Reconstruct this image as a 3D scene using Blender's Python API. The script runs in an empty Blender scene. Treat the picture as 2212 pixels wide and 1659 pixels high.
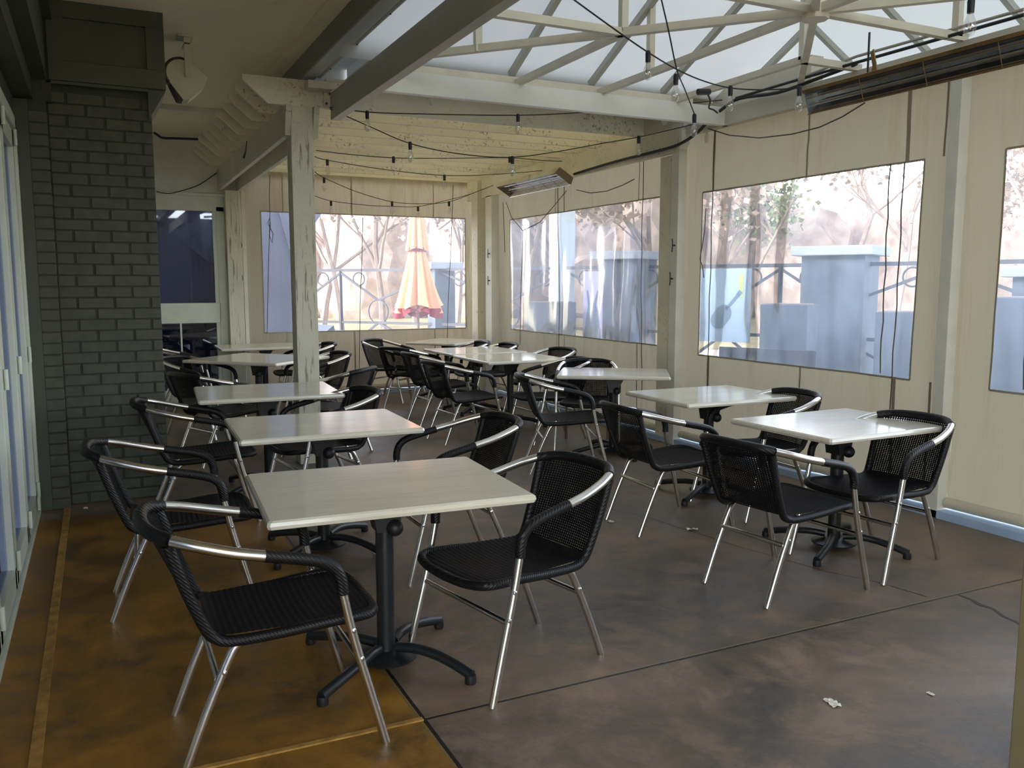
import bpy, bmesh, math, random
from mathutils import Vector, Matrix, noise
random.seed(7)
R = math.radians
S = bpy.context.scene
COL = S.collection
PI = math.pi

# ------------------------------------------------------------------ camera
CAMP = Vector((0, 0, 1.53)); FPX = 1840.0; YAW = R(25.87); PIT = R(6.72)
cd = bpy.data.cameras.new('camera'); cam = bpy.data.objects.new('camera', cd); COL.objects.link(cam)
cam.location = CAMP; cam.rotation_euler = (PI/2 - PIT, 0, -YAW)
cd.sensor_width = 36; cd.lens = FPX/2212*36; cd.clip_start = 0.05; cd.clip_end = 500
S.camera = cam
FW = Vector((math.sin(YAW)*math.cos(PIT), math.cos(YAW)*math.cos(PIT), -math.sin(PIT)))
RT = Vector((math.cos(YAW), -math.sin(YAW), 0)); UP = RT.cross(FW)
def ray(x, y): return FW + RT*((x-1106)/FPX) - UP*((y-829.5)/FPX)
def on(x, y, ax, v):          # measured point of the photograph on the real plane axis = v
    d = ray(x, y); return CAMP + d*((v-CAMP[ax])/d[ax])
def onp(x, y, a, b):          # ... on the vertical plane through plan points a, b
    n = Vector((b[1]-a[1], a[0]-b[0], 0)); d = ray(x, y)
    return CAMP + d*(n.dot(Vector((a[0], a[1], 0))-CAMP)/n.dot(d))

# ------------------------------------------------------------------ materials
def new_mat(name):
    m = bpy.data.materials.new(name); m.use_nodes = True
    nt = m.node_tree; b = nt.nodes['Principled BSDF']; return m, nt, b
def N(nt, t, **kw):
    n = nt.nodes.new(t)
    for k, v in kw.items():
        if k in n.inputs.keys() if isinstance(k, str) else False: n.inputs[k].default_value = v
        else: setattr(n, k, v)
    return n
def L(nt, a, b): nt.links.new(a, b)
def ramp(nt, fac, stops):
    r = nt.nodes.new('ShaderNodeValToRGB'); e = r.color_ramp.elements
    while len(e) < len(stops): e.new(0.5)
    for el, (p, c) in zip(e, stops): el.position = p; el.color = (*c, 1) if len(c) == 3 else c
    L(nt, fac, r.inputs[0]); return r.outputs[0]
def coords(nt, scale=(1, 1, 1), world=False):
    mp = nt.nodes.new('ShaderNodeMapping'); mp.inputs['Scale'].default_value = scale
    if world: g = nt.nodes.new('ShaderNodeNewGeometry'); L(nt, g.outputs['Position'], mp.inputs[0])
    else: g = nt.nodes.new('ShaderNodeTexCoord'); L(nt, g.outputs['Object'], mp.inputs[0])
    return mp.outputs[0]
def noi(nt, vec, sc, det=4, rough=.55, dist=0):
    n = nt.nodes.new('ShaderNodeTexNoise'); L(nt, vec, n.inputs['Vector'])
    n.inputs['Scale'].default_value = sc; n.inputs['Detail'].default_value = det
    n.inputs['Roughness'].default_value = rough; n.inputs['Distortion'].default_value = dist
    return n.outputs['Fac']
def bump(nt, b, h, st=.3, dist=.01):
    n = nt.nodes.new('ShaderNodeBump'); n.inputs['Strength'].default_value = st; n.inputs['Distance'].default_value = dist
    L(nt, h, n.inputs['Height']); L(nt, n.outputs[0], b.inputs['Normal'])
def mixc(nt, fac, a, b_, mode='MIX'):
    n = nt.nodes.new('ShaderNodeMix'); n.data_type = 'RGBA'; n.blend_type = mode
    for s, v in ((0, fac), (6, a), (7, b_)):
        if isinstance(v, (int, float)): n.inputs[s].default_value = v
        elif isinstance(v, tuple): n.inputs[s].default_value = (*v, 1) if len(v) == 3 else v
        else: L(nt, v, n.inputs[s])
    return n.outputs[2]
def mth(nt, op, a, b_=None, c=None):
    n = nt.nodes.new('ShaderNodeMath'); n.operation = op
    for i, v in enumerate((a, b_, c)):
        if v is None: continue
        if isinstance(v, (int, float)): n.inputs[i].default_value = v
        else: L(nt, v, n.inputs[i])
    return n.outputs[0]
def simple(name, col, rough=.5, metal=0, spec=.5, var=0.0, sc=6, bmp=0):
    m, nt, b = new_mat(name)
    b.inputs['Base Color'].default_value = (*col, 1); b.inputs['Roughness'].default_value = rough
    b.inputs['Metallic'].default_value = metal; b.inputs['Specular IOR Level'].default_value = spec
    if var or bmp:
        f = noi(nt, coords(nt), sc, 5)
        if var:
            L(nt, ramp(nt, f, [(.3, tuple(c*(1-var) for c in col)), (.7, tuple(min(1, c*(1+var)) for c in col))]), b.inputs['Base Color'])
        if bmp: bump(nt, b, f, bmp, .005)
    return m
M = {}
M['alu'] = simple('brushed_aluminium', (.74, .73, .70), .24, 1, .5, .06, 9)
M['alu_dark'] = simple('reflector_metal', (.55, .56, .58), .18, 1, .5, .2, 7)
M['screw'] = simple('screw_steel', (.75, .75, .75), .2, 1)
M['black_metal'] = simple('black_powder_coat', (.012, .014, .016), .38, 0, .5, .2, 40, .15)
M['black_plastic'] = simple('black_plastic', (.010, .010, .012), .5)
M['brown_metal'] = simple('tarnished_brown_steel', (.30, .19, .07), .4, .5, .5, .35, 8)
M['cable'] = simple('dark_cable', (.012, .012, .014), .6)
M['rope'] = simple('grey_cord', (.09, .08, .06), .9)
M['cream_steel'] = simple('cream_painted_steel', (.62, .58, .46), .45, 0, .5, .10, 5, .1)
M['green_paint'] = simple('dark_green_grey_paint', (.062, .066, .047), .55, 0, .4, .15, 4, .25)
M['brick'] = simple('dark_green_grey_painted_brick', (.066, .070, .050), .6, 0, .4, .2, 14, .4)
M['mortar'] = simple('dark_painted_mortar', (.044, .047, .034), .7, 0, .35, .15, 20, .3)
M['ceiling'] = simple('beige_ceiling_paint', (.80, .73, .53), .75, 0, .3, .08, 1.6, .1)
M['white_frame'] = simple('white_door_frame', (.62, .66, .56), .4, 0, .5, .05, 6)
M['white_trim'] = simple('white_painted_timber_trim', (.66, .65, .56), .5, 0, .4, .06, 6, .15)
M['curb'] = simple('pale_painted_curb', (.36, .48, .66), .55, 0, .4, .08, 5, .1)
M['mortar_tan'] = simple('ochre_joint_filler', (.34, .19, .045), .8, 0, .3, .35, 18, .6)
M['speaker'] = simple('cream_speaker_shell', (.52, .50, .36), .5, 0, .4, .05)
M['speaker_grille'] = simple('brown_speaker_grille', (.05, .035, .03), .7)
M['paper'] = simple('scrap_paper', (.75, .72, .62), .8)
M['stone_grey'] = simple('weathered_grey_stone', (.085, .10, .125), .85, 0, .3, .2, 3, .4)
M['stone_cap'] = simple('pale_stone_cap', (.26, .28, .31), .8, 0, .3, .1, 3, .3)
M['iron'] = simple('dark_wrought_iron', (.045, .045, .055), .6, .3)
M['orange'] = simple('orange_umbrella_cloth', (.78, .37, .20), .85, 0, .2, .06, 3)
M['maroon'] = simple('dark_red_strap', (.25, .02, .03), .8)
M['bark'] = simple('pale_bark', (.27, .20, .17), .9, 0, .2, .25, 3, .4)
M['lawn'] = simple('dry_winter_lawn', (.32, .27, .15), .95, 0, .2, .3, .6)
M['paving'] = simple('pale_sunlit_paving', (.55, .50, .42), .9, 0, .2, .12, 1.2)
M['banner_blue'] = simple('grey_blue_banner', (.36, .46, .56), .85)
M['banner_dark'] = simple('slate_print', (.14, .20, .26), .85)
M['banner_purple'] = simple('lilac_banner', (.46, .44, .66), .85)
M['banner_green'] = simple('lime_print', (.45, .55, .15), .85)
M['hull'] = simple('dark_slate_building', (.10, .11, .15), .8, 0, .3, .15, 1)
M['dark_room'] = simple('dark_interior', (.03, .036, .065), .9)
M['lamp_white'] = simple('white_lantern_paint', (.8, .8, .8), .5)

# leaf masses
def leafmat(name, a, b_):
    m, nt, b = new_mat(name); b.inputs['Roughness'].default_value = .9
    L(nt, ramp(nt, noi(nt, coords(nt), 1.3, 3), [(.35, a), (.65, b_)]), b.inputs['Base Color']); return m
M['leaf_pink'] = leafmat('dry_pinkish_twigs', (.32, .23, .19), (.50, .39, .32))
M['leaf_green'] = leafmat('pale_evergreen_leaves', (.20, .24, .12), (.34, .37, .20))

# black woven resin: strands across, tiny holes
def woven(name, holes, axis_u, axis_v, su, sv):
    m, nt, b = new_mat(name)
    b.inputs['Base Color'].default_value = (.005, .005, .006, 1); b.inputs['Roughness'].default_value = .5
    b.inputs['Specular IOR Level'].default_value = .14
    g = nt.nodes.new('ShaderNodeTexCoord'); sp = nt.nodes.new('ShaderNodeSeparateXYZ'); L(nt, g.outputs['Object'], sp.inputs[0])
    u = mth(nt, 'SINE', mth(nt, 'MULTIPLY', sp.outputs[axis_u], su)); v = mth(nt, 'SINE', mth(nt, 'MULTIPLY', sp.outputs[axis_v], sv))
    h = mth(nt, 'MULTIPLY', u, v); bump(nt, b, h, .8, .003)
    if holes:
        n = noi(nt, g.outputs['Object'], 9, 2)
        hu = mth(nt, 'GREATER_THAN', mth(nt, 'ADD', u, mth(nt, 'MULTIPLY', mth(nt, 'SUBTRACT', n, .5), 1.2)), .55)
        hv = mth(nt, 'GREATER_THAN', v, .35)
        k = mth(nt, 'MULTIPLY', hu, hv)
        tr = nt.nodes.new('ShaderNodeBsdfTransparent'); mx = nt.nodes.new('ShaderNodeMixShader')
        L(nt, k, mx.inputs[0]); L(nt, b.outputs[0], mx.inputs[1]); L(nt, tr.outputs[0], mx.inputs[2])
        L(nt, mx.outputs[0], nt.nodes['Material Output'].inputs['Surface'])
    return m
M['weave_back'] = woven('black_woven_resin_back', True, 1, 2, 2*PI/.013, 2*PI/.0095)
M['weave_seat'] = woven('black_woven_resin_seat', False, 0, 1, 2*PI/.014, 2*PI/.008)
def wrapmat():
    m, nt, b = new_mat('black_wrapped_strand'); b.inputs['Base Color'].default_value = (.007, .007, .008, 1)
    b.inputs['Specular IOR Level'].default_value = .3; b.inputs['Roughness'].default_value = .42
    w = nt.nodes.new('ShaderNodeTexWave'); w.wave_type = 'BANDS'; w.bands_direction = 'DIAGONAL'; w.inputs['Scale'].default_value = 55
    L(nt, coords(nt, (1, .25, 1)), w.inputs[0]); bump(nt, b, w.outputs['Fac'], .5, .002); return m
M['wrap'] = wrapmat()

# white-washed laminate table top
def laminate():
    m, nt, b = new_mat('whitewashed_oak_laminate')
    v = coords(nt, (1.2, 16, 16)); n = noi(nt, v, 4, 6, .6, .3)
    v2 = coords(nt, (1, 5, 5)); n2 = noi(nt, v2, 1.2, 3)
    c = ramp(nt, n, [(.3, (.60, .565, .45)), (.5, (.70, .66, .54)), (.72, (.77, .73, .61))])
    c2 = mixc(nt, .35, c, ramp(nt, n2, [(.35, (.60, .57, .48)), (.65, (.76, .72, .60))]))
    L(nt, c2, b.inputs['Base Color']); b.inputs['Roughness'].default_value = .12; b.inputs['Specular IOR Level'].default_value = .55
    bump(nt, b, n, .04, .002); return m
M['laminate'] = laminate()

# painted timber with grain, peeling and mould specks
def timber(name, col, spots=.0, grain_axis=2, crack=.0, rough=.6):
    m, nt, b = new_mat(name); b.inputs['Roughness'].default_value = rough
    sc = [14, 14, 14]; sc[grain_axis] = 1.0
    v = coords(nt, tuple(sc)); n = noi(nt, v, 3.0, 6, .6, .6)
    base = ramp(nt, noi(nt, coords(nt), 1.6, 4), [(.3, tuple(c*.86 for c in col)), (.7, tuple(min(1, c*1.06) for c in col))])
    if crack:
        k = ramp(nt, n, [(.36, (1, 1, 1)), (.43, (0, 0, 0))])
        base = mixc(nt, mth(nt, 'MULTIPLY', k, crack), base, (.17, .14, .10))
    if spots:
        s1 = ramp(nt, noi(nt, coords(nt), 34, 5, .7), [(.55, (0, 0, 0)), (.64, (1, 1, 1))])
        s2 = ramp(nt, noi(nt, coords(nt, (1, 1, 1), True), 2.3, 3), [(.45, (0, 0, 0)), (.60, (1, 1, 1))])
        base = mixc(nt, mth(nt, 'MULTIPLY', mth(nt, 'MULTIPLY', s1, s2), spots), base, (.16, .11, .07))
    L(nt, base, b.inputs['Base Color']); bump(nt, b, n, .35, .004); return m
M['post_paint'] = timber('cracked_cream_post_paint', (.62, .60, .48), .25, 2, .8)
M['beam_x'] = timber('cream_painted_timber', (.64, .60, .48), .15, 0)
M['beam_y'] = timber('cream_painted_timber_long', (.60, .57, .46), .15, 1)
M['rafter'] = timber('mould_flecked_cream_rafter', (.70, .65, .52), .9, 0)
M['plank'] = timber('mould_flecked_cream_board', (.70, .66, .52), .6, 0)

# curtain cloth and canopy: thin translucent sheets
def cloth(name, col, trans, dirt=0.0, tw=.45):
    m, nt, b = new_mat(name); out = nt.nodes['Material Output']; nt.nodes.remove(b)
    d = nt.nodes.new('ShaderNodeBsdfDiffuse'); t = nt.nodes.new('ShaderNodeBsdfTranslucent'); mx = nt.nodes.new('ShaderNodeMixShader')
    n = noi(nt, coords(nt, (1, 1, .35), True), 2.2, 4)
    c = ramp(nt, n, [(.3, tuple(x*.9 for x in col)), (.7, col)])
    if dirt:
        n2 = noi(nt, coords(nt, (5, 5, .5), True), 1.0, 4)
        c = mixc(nt, mth(nt, 'MULTIPLY', ramp(nt, n2, [(.56, (0, 0, 0)), (.72, (1, 1, 1))]), dirt), c, (.26, .19, .09))
    if dirt:
        bp_ = nt.nodes.new('ShaderNodeBump'); bp_.inputs['Strength'].default_value = .55; bp_.inputs['Distance'].default_value = .05
        L(nt, noi(nt, coords(nt, (6, 6, 1.1), True), 1.0, 3, .5, .8), bp_.inputs['Height']); L(nt, bp_.outputs[0], d.inputs['Normal']); L(nt, bp_.outputs[0], t.inputs['Normal'])
    L(nt, c, d.inputs[0]); t.inputs[0].default_value = (*trans, 1); mx.inputs[0].default_value = tw
    L(nt, d.outputs[0], mx.inputs[1]); L(nt, t.outputs[0], mx.inputs[2]); L(nt, mx.outputs[0], out.inputs[0]); return m
M['curtain'] = cloth('beige_curtain_vinyl', (.44, .41, .33), (.22, .194, .146), .6, .33)
M['seam'] = simple('soiled_curtain_seam', (.30, .26, .19), .9)
M['canopy'] = cloth('white_canopy_vinyl', (.74, .75, .74), (.31, .32, .32), 0, .40)
M['roof_panel'] = cloth('translucent_roof_panel', (.84, .80, .66), (.86, .80, .62), 0, .5)
def clear_vinyl():
    m, nt, b = new_mat('hazy_clear_vinyl'); out = nt.nodes['Material Output']; nt.nodes.remove(b)
    tr = nt.nodes.new('ShaderNodeBsdfTransparent'); tr.inputs[0].default_value = (.76, .79, .86, 1)
    d = nt.nodes.new('ShaderNodeBsdfDiffuse'); d.inputs[0].default_value = (.36, .43, .55, 1)  # bluish diffuse colour stands in for reflections on the vinyl
    t = nt.nodes.new('ShaderNodeBsdfTranslucent'); t.inputs[0].default_value = (.50, .60, .78, 1)
    g = nt.nodes.new('ShaderNodeBsdfGlossy'); g.inputs['Roughness'].default_value = .12
    mdt = nt.nodes.new('ShaderNodeMixShader'); mdt.inputs[0].default_value = .6
    L(nt, d.outputs[0], mdt.inputs[1]); L(nt, t.outputs[0], mdt.inputs[2])
    n = noi(nt, coords(nt, (4, 4, .7), True), 1.6, 5)
    n2 = noi(nt, coords(nt, (1, 1, 1), True), .9, 3)
    hz = mth(nt, 'MULTIPLY_ADD', mth(nt, 'ADD', n, n2), .30, VINYL_BASE)
    m1 = nt.nodes.new('ShaderNodeMixShader'); L(nt, hz, m1.inputs[0]); L(nt, tr.outputs[0], m1.inputs[1]); L(nt, mdt.outputs[0], m1.inputs[2])
    fr = nt.nodes.new('ShaderNodeFresnel'); fr.inputs[0].default_value = 1.3
    m2 = nt.nodes.new('ShaderNodeMixShader'); L(nt, mth(nt, 'MULTIPLY', fr.outputs[0], .6), m2.inputs[0]); L(nt, m1.outputs[0], m2.inputs[1]); L(nt, g.outputs[0], m2.inputs[2])
    L(nt, m2.outputs[0], out.inputs[0]); return m
VINYL_BASE = -.10
M['vinyl'] = clear_vinyl()
def glass(name, tint, refl):
    m, nt, b = new_mat(name); out = nt.nodes['Material Output']; nt.nodes.remove(b)
    tr = nt.nodes.new('ShaderNodeBsdfTransparent'); tr.inputs[0].default_value = (*tint, 1)
    g = nt.nodes.new('ShaderNodeBsdfGlossy'); g.inputs['Roughness'].default_value = .02
    m2 = nt.nodes.new('ShaderNodeMixShader'); m2.inputs[0].default_value = refl
    L(nt, tr.outputs[0], m2.inputs[1]); L(nt, g.outputs[0], m2.inputs[2]); L(nt, m2.outputs[0], out.inputs[0]); return m
M['glass'] = glass('dark_window_glass', (.6, .66, .85), .11)
M['bulb_glass'] = glass('clear_bulb_glass', (.93, .93, .9), .22)
def floormat():
    m, nt, b = new_mat('stained_concrete_floor')
    g = nt.nodes.new('ShaderNodeNewGeometry'); sp = nt.nodes.new('ShaderNodeSeparateXYZ'); L(nt, g.outputs['Position'], sp.inputs[0])
    X, Y = sp.outputs[0], sp.outputs[1]; P_ = g.outputs['Position']
    n1 = noi(nt, P_, 1.1, 6, .62, .6); n2 = noi(nt, P_, 3.2, 9, .78, .4); n3 = noi(nt, P_, 40, 4, .7)
    grey = ramp(nt, n1, [(.36, (.050, .043, .038)), (.5, (.125, .093, .066)), (.64, (.28, .19, .115))])
    grey = mixc(nt, .45, grey, ramp(nt, n2, [(.40, (.052, .044, .038)), (.5, (.125, .095, .070)), (.60, (.28, .20, .13))]))
    # warmer brown mixed in toward the curtain side
    warm = mth(nt, 'MULTIPLY', mth(nt, 'SMOOTH_MIN', mth(nt, 'MAXIMUM', mth(nt, 'DIVIDE', mth(nt, 'SUBTRACT', X, 2.6), 2.0), 0), 1, .1), .75)
    grey = mixc(nt, mth(nt, 'MULTIPLY', warm, n2), grey, (.24, .17, .105))
    och = ramp(nt, n2, [(.36, (.045, .030, .010)), (.5, (.24, .115, .012)), (.66, (.46, .215, .016))])
    och = mixc(nt, .4, och, ramp(nt, n1, [(.38, (.055, .036, .012)), (.62, (.33, .16, .015))]))
    wob = mth(nt, 'MULTIPLY', mth(nt, 'SUBTRACT', n2, .5), .03)
    isx = mth(nt, 'LESS_THAN', mth(nt, 'ADD', X, wob), .962); isy = mth(nt, 'LESS_THAN', mth(nt, 'ADD', Y, mth(nt, 'MULTIPLY', wob, 14)), 6.15)
    c = mixc(nt, mth(nt, 'MULTIPLY', isx, isy), grey, och)
    def line(v, pos, w, dark, f=1.0, lim=None):
        nonlocal c
        k = mth(nt, 'LESS_THAN', mth(nt, 'ABSOLUTE', mth(nt, 'SUBTRACT', mth(nt, 'ADD', v, mth(nt, 'MULTIPLY', wob, .15)), pos)), w)
        if lim: k = mth(nt, 'MULTIPLY', k, mth(nt, 'GREATER_THAN', lim[0], lim[1]))
        c = mixc(nt, mth(nt, 'MULTIPLY', k, f), c, dark)
    line(X, .965, .007, (.008, .007, .006)); line(X, .951, .004, (.16, .12, .05))
    line(Y, 2.70, .006, (.010, .008, .007), 1, (X, .97)); line(Y, 2.712, .004, (.20, .16, .08), .8, (X, .97))
    line(Y, 6.72, .007, (.012, .010, .008), 1, (X, .97)); line(X, 3.42, .004, (.012, .010, .008), .0)
    sp2 = ramp(nt, n3, [(.70, (0, 0, 0)), (.76, (1, 1, 1))]); c = mixc(nt, mth(nt, 'MULTIPLY', sp2, .25), c, (.30, .26, .2))
    L(nt, c, b.inputs['Base Color'])
    L(nt, ramp(nt, n2, [(.35, (.36,)*3), (.65, (.60,)*3)]), b.inputs['Roughness']); b.inputs['Specular IOR Level'].default_value = .5
    bump(nt, b, mth(nt, 'ADD', n2, mth(nt, 'MULTIPLY', n3, .4)), .35, .012); return m
M['floor'] = floormat()

# ------------------------------------------------------------------ mesh helpers
class MB:
    def __init__(s): s.bm = bmesh.new(); s.ctr = []
    def box(s, a, b_, rot=None, bev=0):
        a = Vector(a); b_ = Vector(b_); c = (a+b_)/2; d = b_-a
        r = bmesh.ops.create_cube(s.bm, size=1); vs = r['verts']
        bmesh.ops.scale(s.bm, vec=d, verts=vs)
        if bev:
            es = list({e for v in vs for e in v.link_edges}); r2 = bmesh.ops.bevel(s.bm, geom=es, offset=bev, segments=2, affect='EDGES', profile=.6)
            vs = list({v for f in r2['faces'] for v in f.verts} | {v for v in vs if v.is_valid})
        if rot is not None: bmesh.ops.transform(s.bm, matrix=rot, verts=vs)
        bmesh.ops.translate(s.bm, vec=c, verts=vs); return s
    def bar(s, p, q, w, h, up=Vector((0, 0, 1))):     # square tube between two points
        p = Vector(p); q = Vector(q); d = (q-p).normalized(); sd = d.cross(up)
        if sd.length < 1e-3: sd = Vector((1, 0, 0))
        sd.normalize(); u = sd.cross(d).normalized()
        vs = [s.bm.verts.new(e + sd*(i*w/2) + u*(j*h/2)) for e in (p, q) for i, j in ((-1, -1), (1, -1), (1, 1), (-1, 1))]
        for f in ((0, 1, 2, 3), (7, 6, 5, 4), (0, 4, 5, 1), (1, 5, 6, 2), (2, 6, 7, 3), (3, 7, 4, 0)): s.bm.faces.new([vs[k] for k in f])
        return s
    def tube(s, pts, r, n=10, caps=True, closed=False):
        pts = [Vector(p) for p in pts]; m = len(pts); rs = r if isinstance(r, (list, tuple)) else [r]*m
        rings = []; pu = None
        for i, p in enumerate(pts):
            if closed: t = (pts[(i+1) % m]-pts[i-1])
            else: t = (pts[min(i+1, m-1)]-pts[max(i-1, 0)])
            t.normalize()
            if pu is None:
                u = t.cross(Vector((0, 0, 1)))
                if u.length < .05: u = t.cross(Vector((0, 1, 0)))
            else: u = pu - t*pu.dot(t)
            u.normalize(); pu = u; v = t.cross(u)
            rings.append([s.bm.verts.new(p + (u*math.cos(2*PI*k/n)+v*math.sin(2*PI*k/n))*rs[i]) for k in range(n)])
        for i in range(m if closed else m-1):
            a, b_ = rings[i], rings[(i+1) % m]
            for k in range(n): s.bm.faces.new((a[k], a[(k+1) % n], b_[(k+1) % n], b_[k]))
        if caps and not closed: s.bm.faces.new(rings[0][::-1]); s.bm.faces.new(rings[-1])
        return s
    def lathe(s, prof, n=20, org=(0, 0, 0)):
        org = Vector(org); rings = []
        for r_, z in prof: rings.append([s.bm.verts.new(org+Vector((max(r_, 1e-4)*math.cos(2*PI*k/n), max(r_, 1e-4)*math.sin(2*PI*k/n), z))) for k in range(n)])
        for a, b_ in zip(rings, rings[1:]):
            for k in range(n): s.bm.faces.new((a[k], a[(k+1) % n], b_[(k+1) % n], b_[k]))
        s.bm.faces.new(rings[0][::-1]); s.bm.faces.new(rings[-1]); return s
    def prism(s, poly, o, ax, bx, ext):              # polygon in plane (o, ax, bx) extruded by vector ext
        o = Vector(o); ax = Vector(ax); bx = Vector(bx); ext = Vector(ext)
        a = [s.bm.verts.new(o+ax*u+bx*v) for u, v in poly]; b_ = [s.bm.verts.new(v.co+ext) for v in a]
        s.bm.faces.new(a[::-1]); s.bm.faces.new(b_); k = len(a)
        for i in range(k): s.bm.faces.new((a[i], a[(i+1) % k], b_[(i+1) % k], b_[i]))
        return s
    def quad(s, *p): s.bm.faces.new([s.bm.verts.new(Vector(q)) for q in p]); return s
    def grid(s, fn, nu, nv, keep=None):
        g = [[s.bm.verts.new(fn(i/nu, j/nv)) for j in range(nv+1)] for i in range(nu+1)]
        for i in range(nu):
            for j in range(nv):
                if keep is None or keep((i+.5)/nu, (j+.5)/nv): s.bm.faces.new((g[i][j], g[i+1][j], g[i+1][j+1], g[i][j+1]))
        loose = [v for v in s.bm.verts if not v.link_faces]; bmesh.ops.delete(s.bm, geom=loose, context='VERTS')
        return s
    def build(s, name, mat, parent=None, smooth=False, loc=None):
        bmesh.ops.recalc_face_normals(s.bm, faces=s.bm.faces)
        me = bpy.data.meshes.new(name); s.bm.to_mesh(me); s.bm.free()
        if smooth:
            for p in me.polygons: p.use_smooth = True
            try: me.set_sharp_from_angle(angle=R(42))
            except Exception: pass
        o = bpy.data.objects.new(name, me); COL.objects.link(o); me.materials.append(M[mat] if isinstance(mat, str) else mat)
        if parent: o.parent = parent
        if loc: o.location = loc
        return o
def empty(name, loc=(0, 0, 0), rz=0, label=None, cat=None, group=None, kind=None):
    o = bpy.data.objects.new(name, None); COL.objects.link(o); o.location = loc; o.rotation_euler = (0, 0, rz); o.empty_display_size = .1
    return tag(o, label, cat, group, kind)
def tag(o, label=None, cat=None, group=None, kind=None):
    if label: o['label'] = label
    if cat: o['category'] = cat
    if group: o['group'] = group
    if kind: o['kind'] = kind
    return o
def struct(mb, name, mat, label, cat, smooth=False, parent=None):
    o = mb.build(name, mat, parent, smooth)
    return tag(o, label, cat, None, 'structure')
def copy_tree(o, parent=None):
    c = o.copy(); COL.objects.link(c)
    if parent: c.parent = parent
    for ch in [x for x in bpy.data.objects if x.parent == o]: copy_tree(ch, c)
    return c
def smooth_pts(pts, k=5):                               # Catmull-Rom
    pts = [Vector(p) for p in pts]; out = []
    for i in range(len(pts)-1):
        p0 = pts[max(i-1, 0)]; p1 = pts[i]; p2 = pts[i+1]; p3 = pts[min(i+2, len(pts)-1)]
        for j in range(k):
            t = j/k; out.append(.5*((2*p1)+(p2-p0)*t+(2*p0-5*p1+4*p2-p3)*t*t+(3*p1-p0-3*p2+p3)*t**3))
    out.append(pts[-1]); return out

# ------------------------------------------------------------------ setting
WX = 4.95; BY = 11.55; CZ = 3.355
struct(MB().box((-2.5, -2.0, -.12), (WX+.12, BY+.12, 0)), 'floor', 'floor', 'stained concrete patio floor, ochre on the left and dark grey brown on the right', 'floor')
tag(MB().box((-.275, 2.0, 0), (-.235, 6.49, .006), bev=.002).build('trim_1', 'mortar_tan'), 'raised ochre joint strip running along the glass doors', 'joint strip', None, 'structure')
tag(MB().prism([(0, 0), (1.5, -.03), (1.5, -.009), (0, .021)], (-.54, 2.722, 0), (1, 0, 0), (0, 1, 0), (0, 0, .006)).build('trim_2', 'mortar_tan'), 'ochre joint strip crossing the floor under the nearest table', 'joint strip', None, 'structure')

# brick pillar (dark painted), front face at Y 6.55
PY = 6.55
w = empty('wall_left', (0, 0, 0), 0, 'dark green grey painted brick pillar beside the glass doors', 'brick wall', None, 'structure')
MB().box((-.236, PY+.012, 0), (.405, PY+.62, 2.85)).box((-.6, PY-.098, 0), (-.236, PY+.6, 2.71)).box((-.6, PY-.07, 2.71), (-.2, PY+.6, CZ)).build('mortar_core', 'mortar', w)
mb = MB(); random.seed(3); bh = .0755; rows = int(2.84/bh)
for i in range(rows):
    z = i*bh; off = .0 if i % 2 else .115; x = -.232 - off
    while x < .405:
        x0 = max(x, -.232)+.004; x1 = min(x+.222, .410)-.004
        if x1-x0 > .02:
            dy = random.uniform(-.004, .003); mb.box((x0, PY+.003+dy, z+.004), (x1, PY+.03, z+bh-.004), bev=.004)
        x += .23
mb.build('bricks', 'brick', w)
mb = MB(); rows = int(2.70/bh)
for i in range(rows):
    dy = random.uniform(-.003, .003); mb.box((-.34, PY-.106+dy, i*bh+.004), (-.232, PY+.02, (i+1)*bh-.004), bev=.004)
mb.build('bricks', 'brick', w)
MB().box((-.47, PY-.106, 0), (-.34, PY+.05, 2.71), bev=.003).build('jamb_board', 'green_paint', w)
# panelled box on top of the pillar
pb = empty('panelled_box', (.15, PY, 2.85), 0, 'dark green wooden panelled box capping the brick pillar under the ceiling', 'panelled box')
mb = MB(); y0 = PY-.07
mb.box((-.40, y0+.02, .0), (.345, .62-.0+PY*0+.1, .50))
mb.bm.free(); mb = MB()
mb.box((-.36, -.05, 0), (.345, .75, .505), bev=.003)
mb.build('casing', 'green_paint', pb)
mb = MB(); mb.box((-.36, -.085, 0), (.35, -.05, .125), bev=.003).box((-.36, -.085, .40), (.35, -.05, .505), bev=.003).box((-.36, -.085, .125), (-.26, -.05, .40), bev=.003).box((.235, -.085, .125), (.35, -.05, .40), bev=.003)
mb.build('panel_frame', 'green_paint', pb)
MB().prism([(0, 0), (.115, 0), (0, -.20)], (.235, -.04, 0), (1, 0, 0), (0, 0, 1), (0, .72, 0)).build('corbel', 'green_paint', pb)
MB().box((-.38, -.07, -.022), (.235, -.045, 0), bev=.004).build('molding', 'green_paint', pb)
# header over the doors, stepped dark timber
mb = MB(); mb.box((-.75, -2, 2.59), (-.42, PY-.1, CZ)).box((-.42, -2, 2.715), (-.335, PY-.08, CZ)).box((-.335, -2, 2.715), (-.31, PY-.08, 2.9)).box((-.335, -2, 2.845), (-.225, PY-.09, CZ)).box((-.225, -2, 3.22), (-.17, PY-.09, CZ))
struct(mb, 'trim_3', 'green_paint', 'dark green stepped timber header above the glass doors', 'header')
# ceiling (soffit)
mb = MB(); mb.box((-2.5, -2, CZ), (1.575, BY+.1, CZ+.06))
struct(mb, 'ceiling', 'ceiling', 'beige painted soffit ceiling on the left', 'ceiling')
struct(MB().box((1.435, -2, CZ-.012), (1.575, 7.95, CZ)), 'trim_4', 'ceiling', 'flat beige edge board of the soffit', 'trim')
struct(MB().box((.4, 9.64, CZ-.05), (1.60, 9.70, CZ)), 'trim_5', 'white_trim', 'cream batten across the soffit', 'trim')
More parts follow.
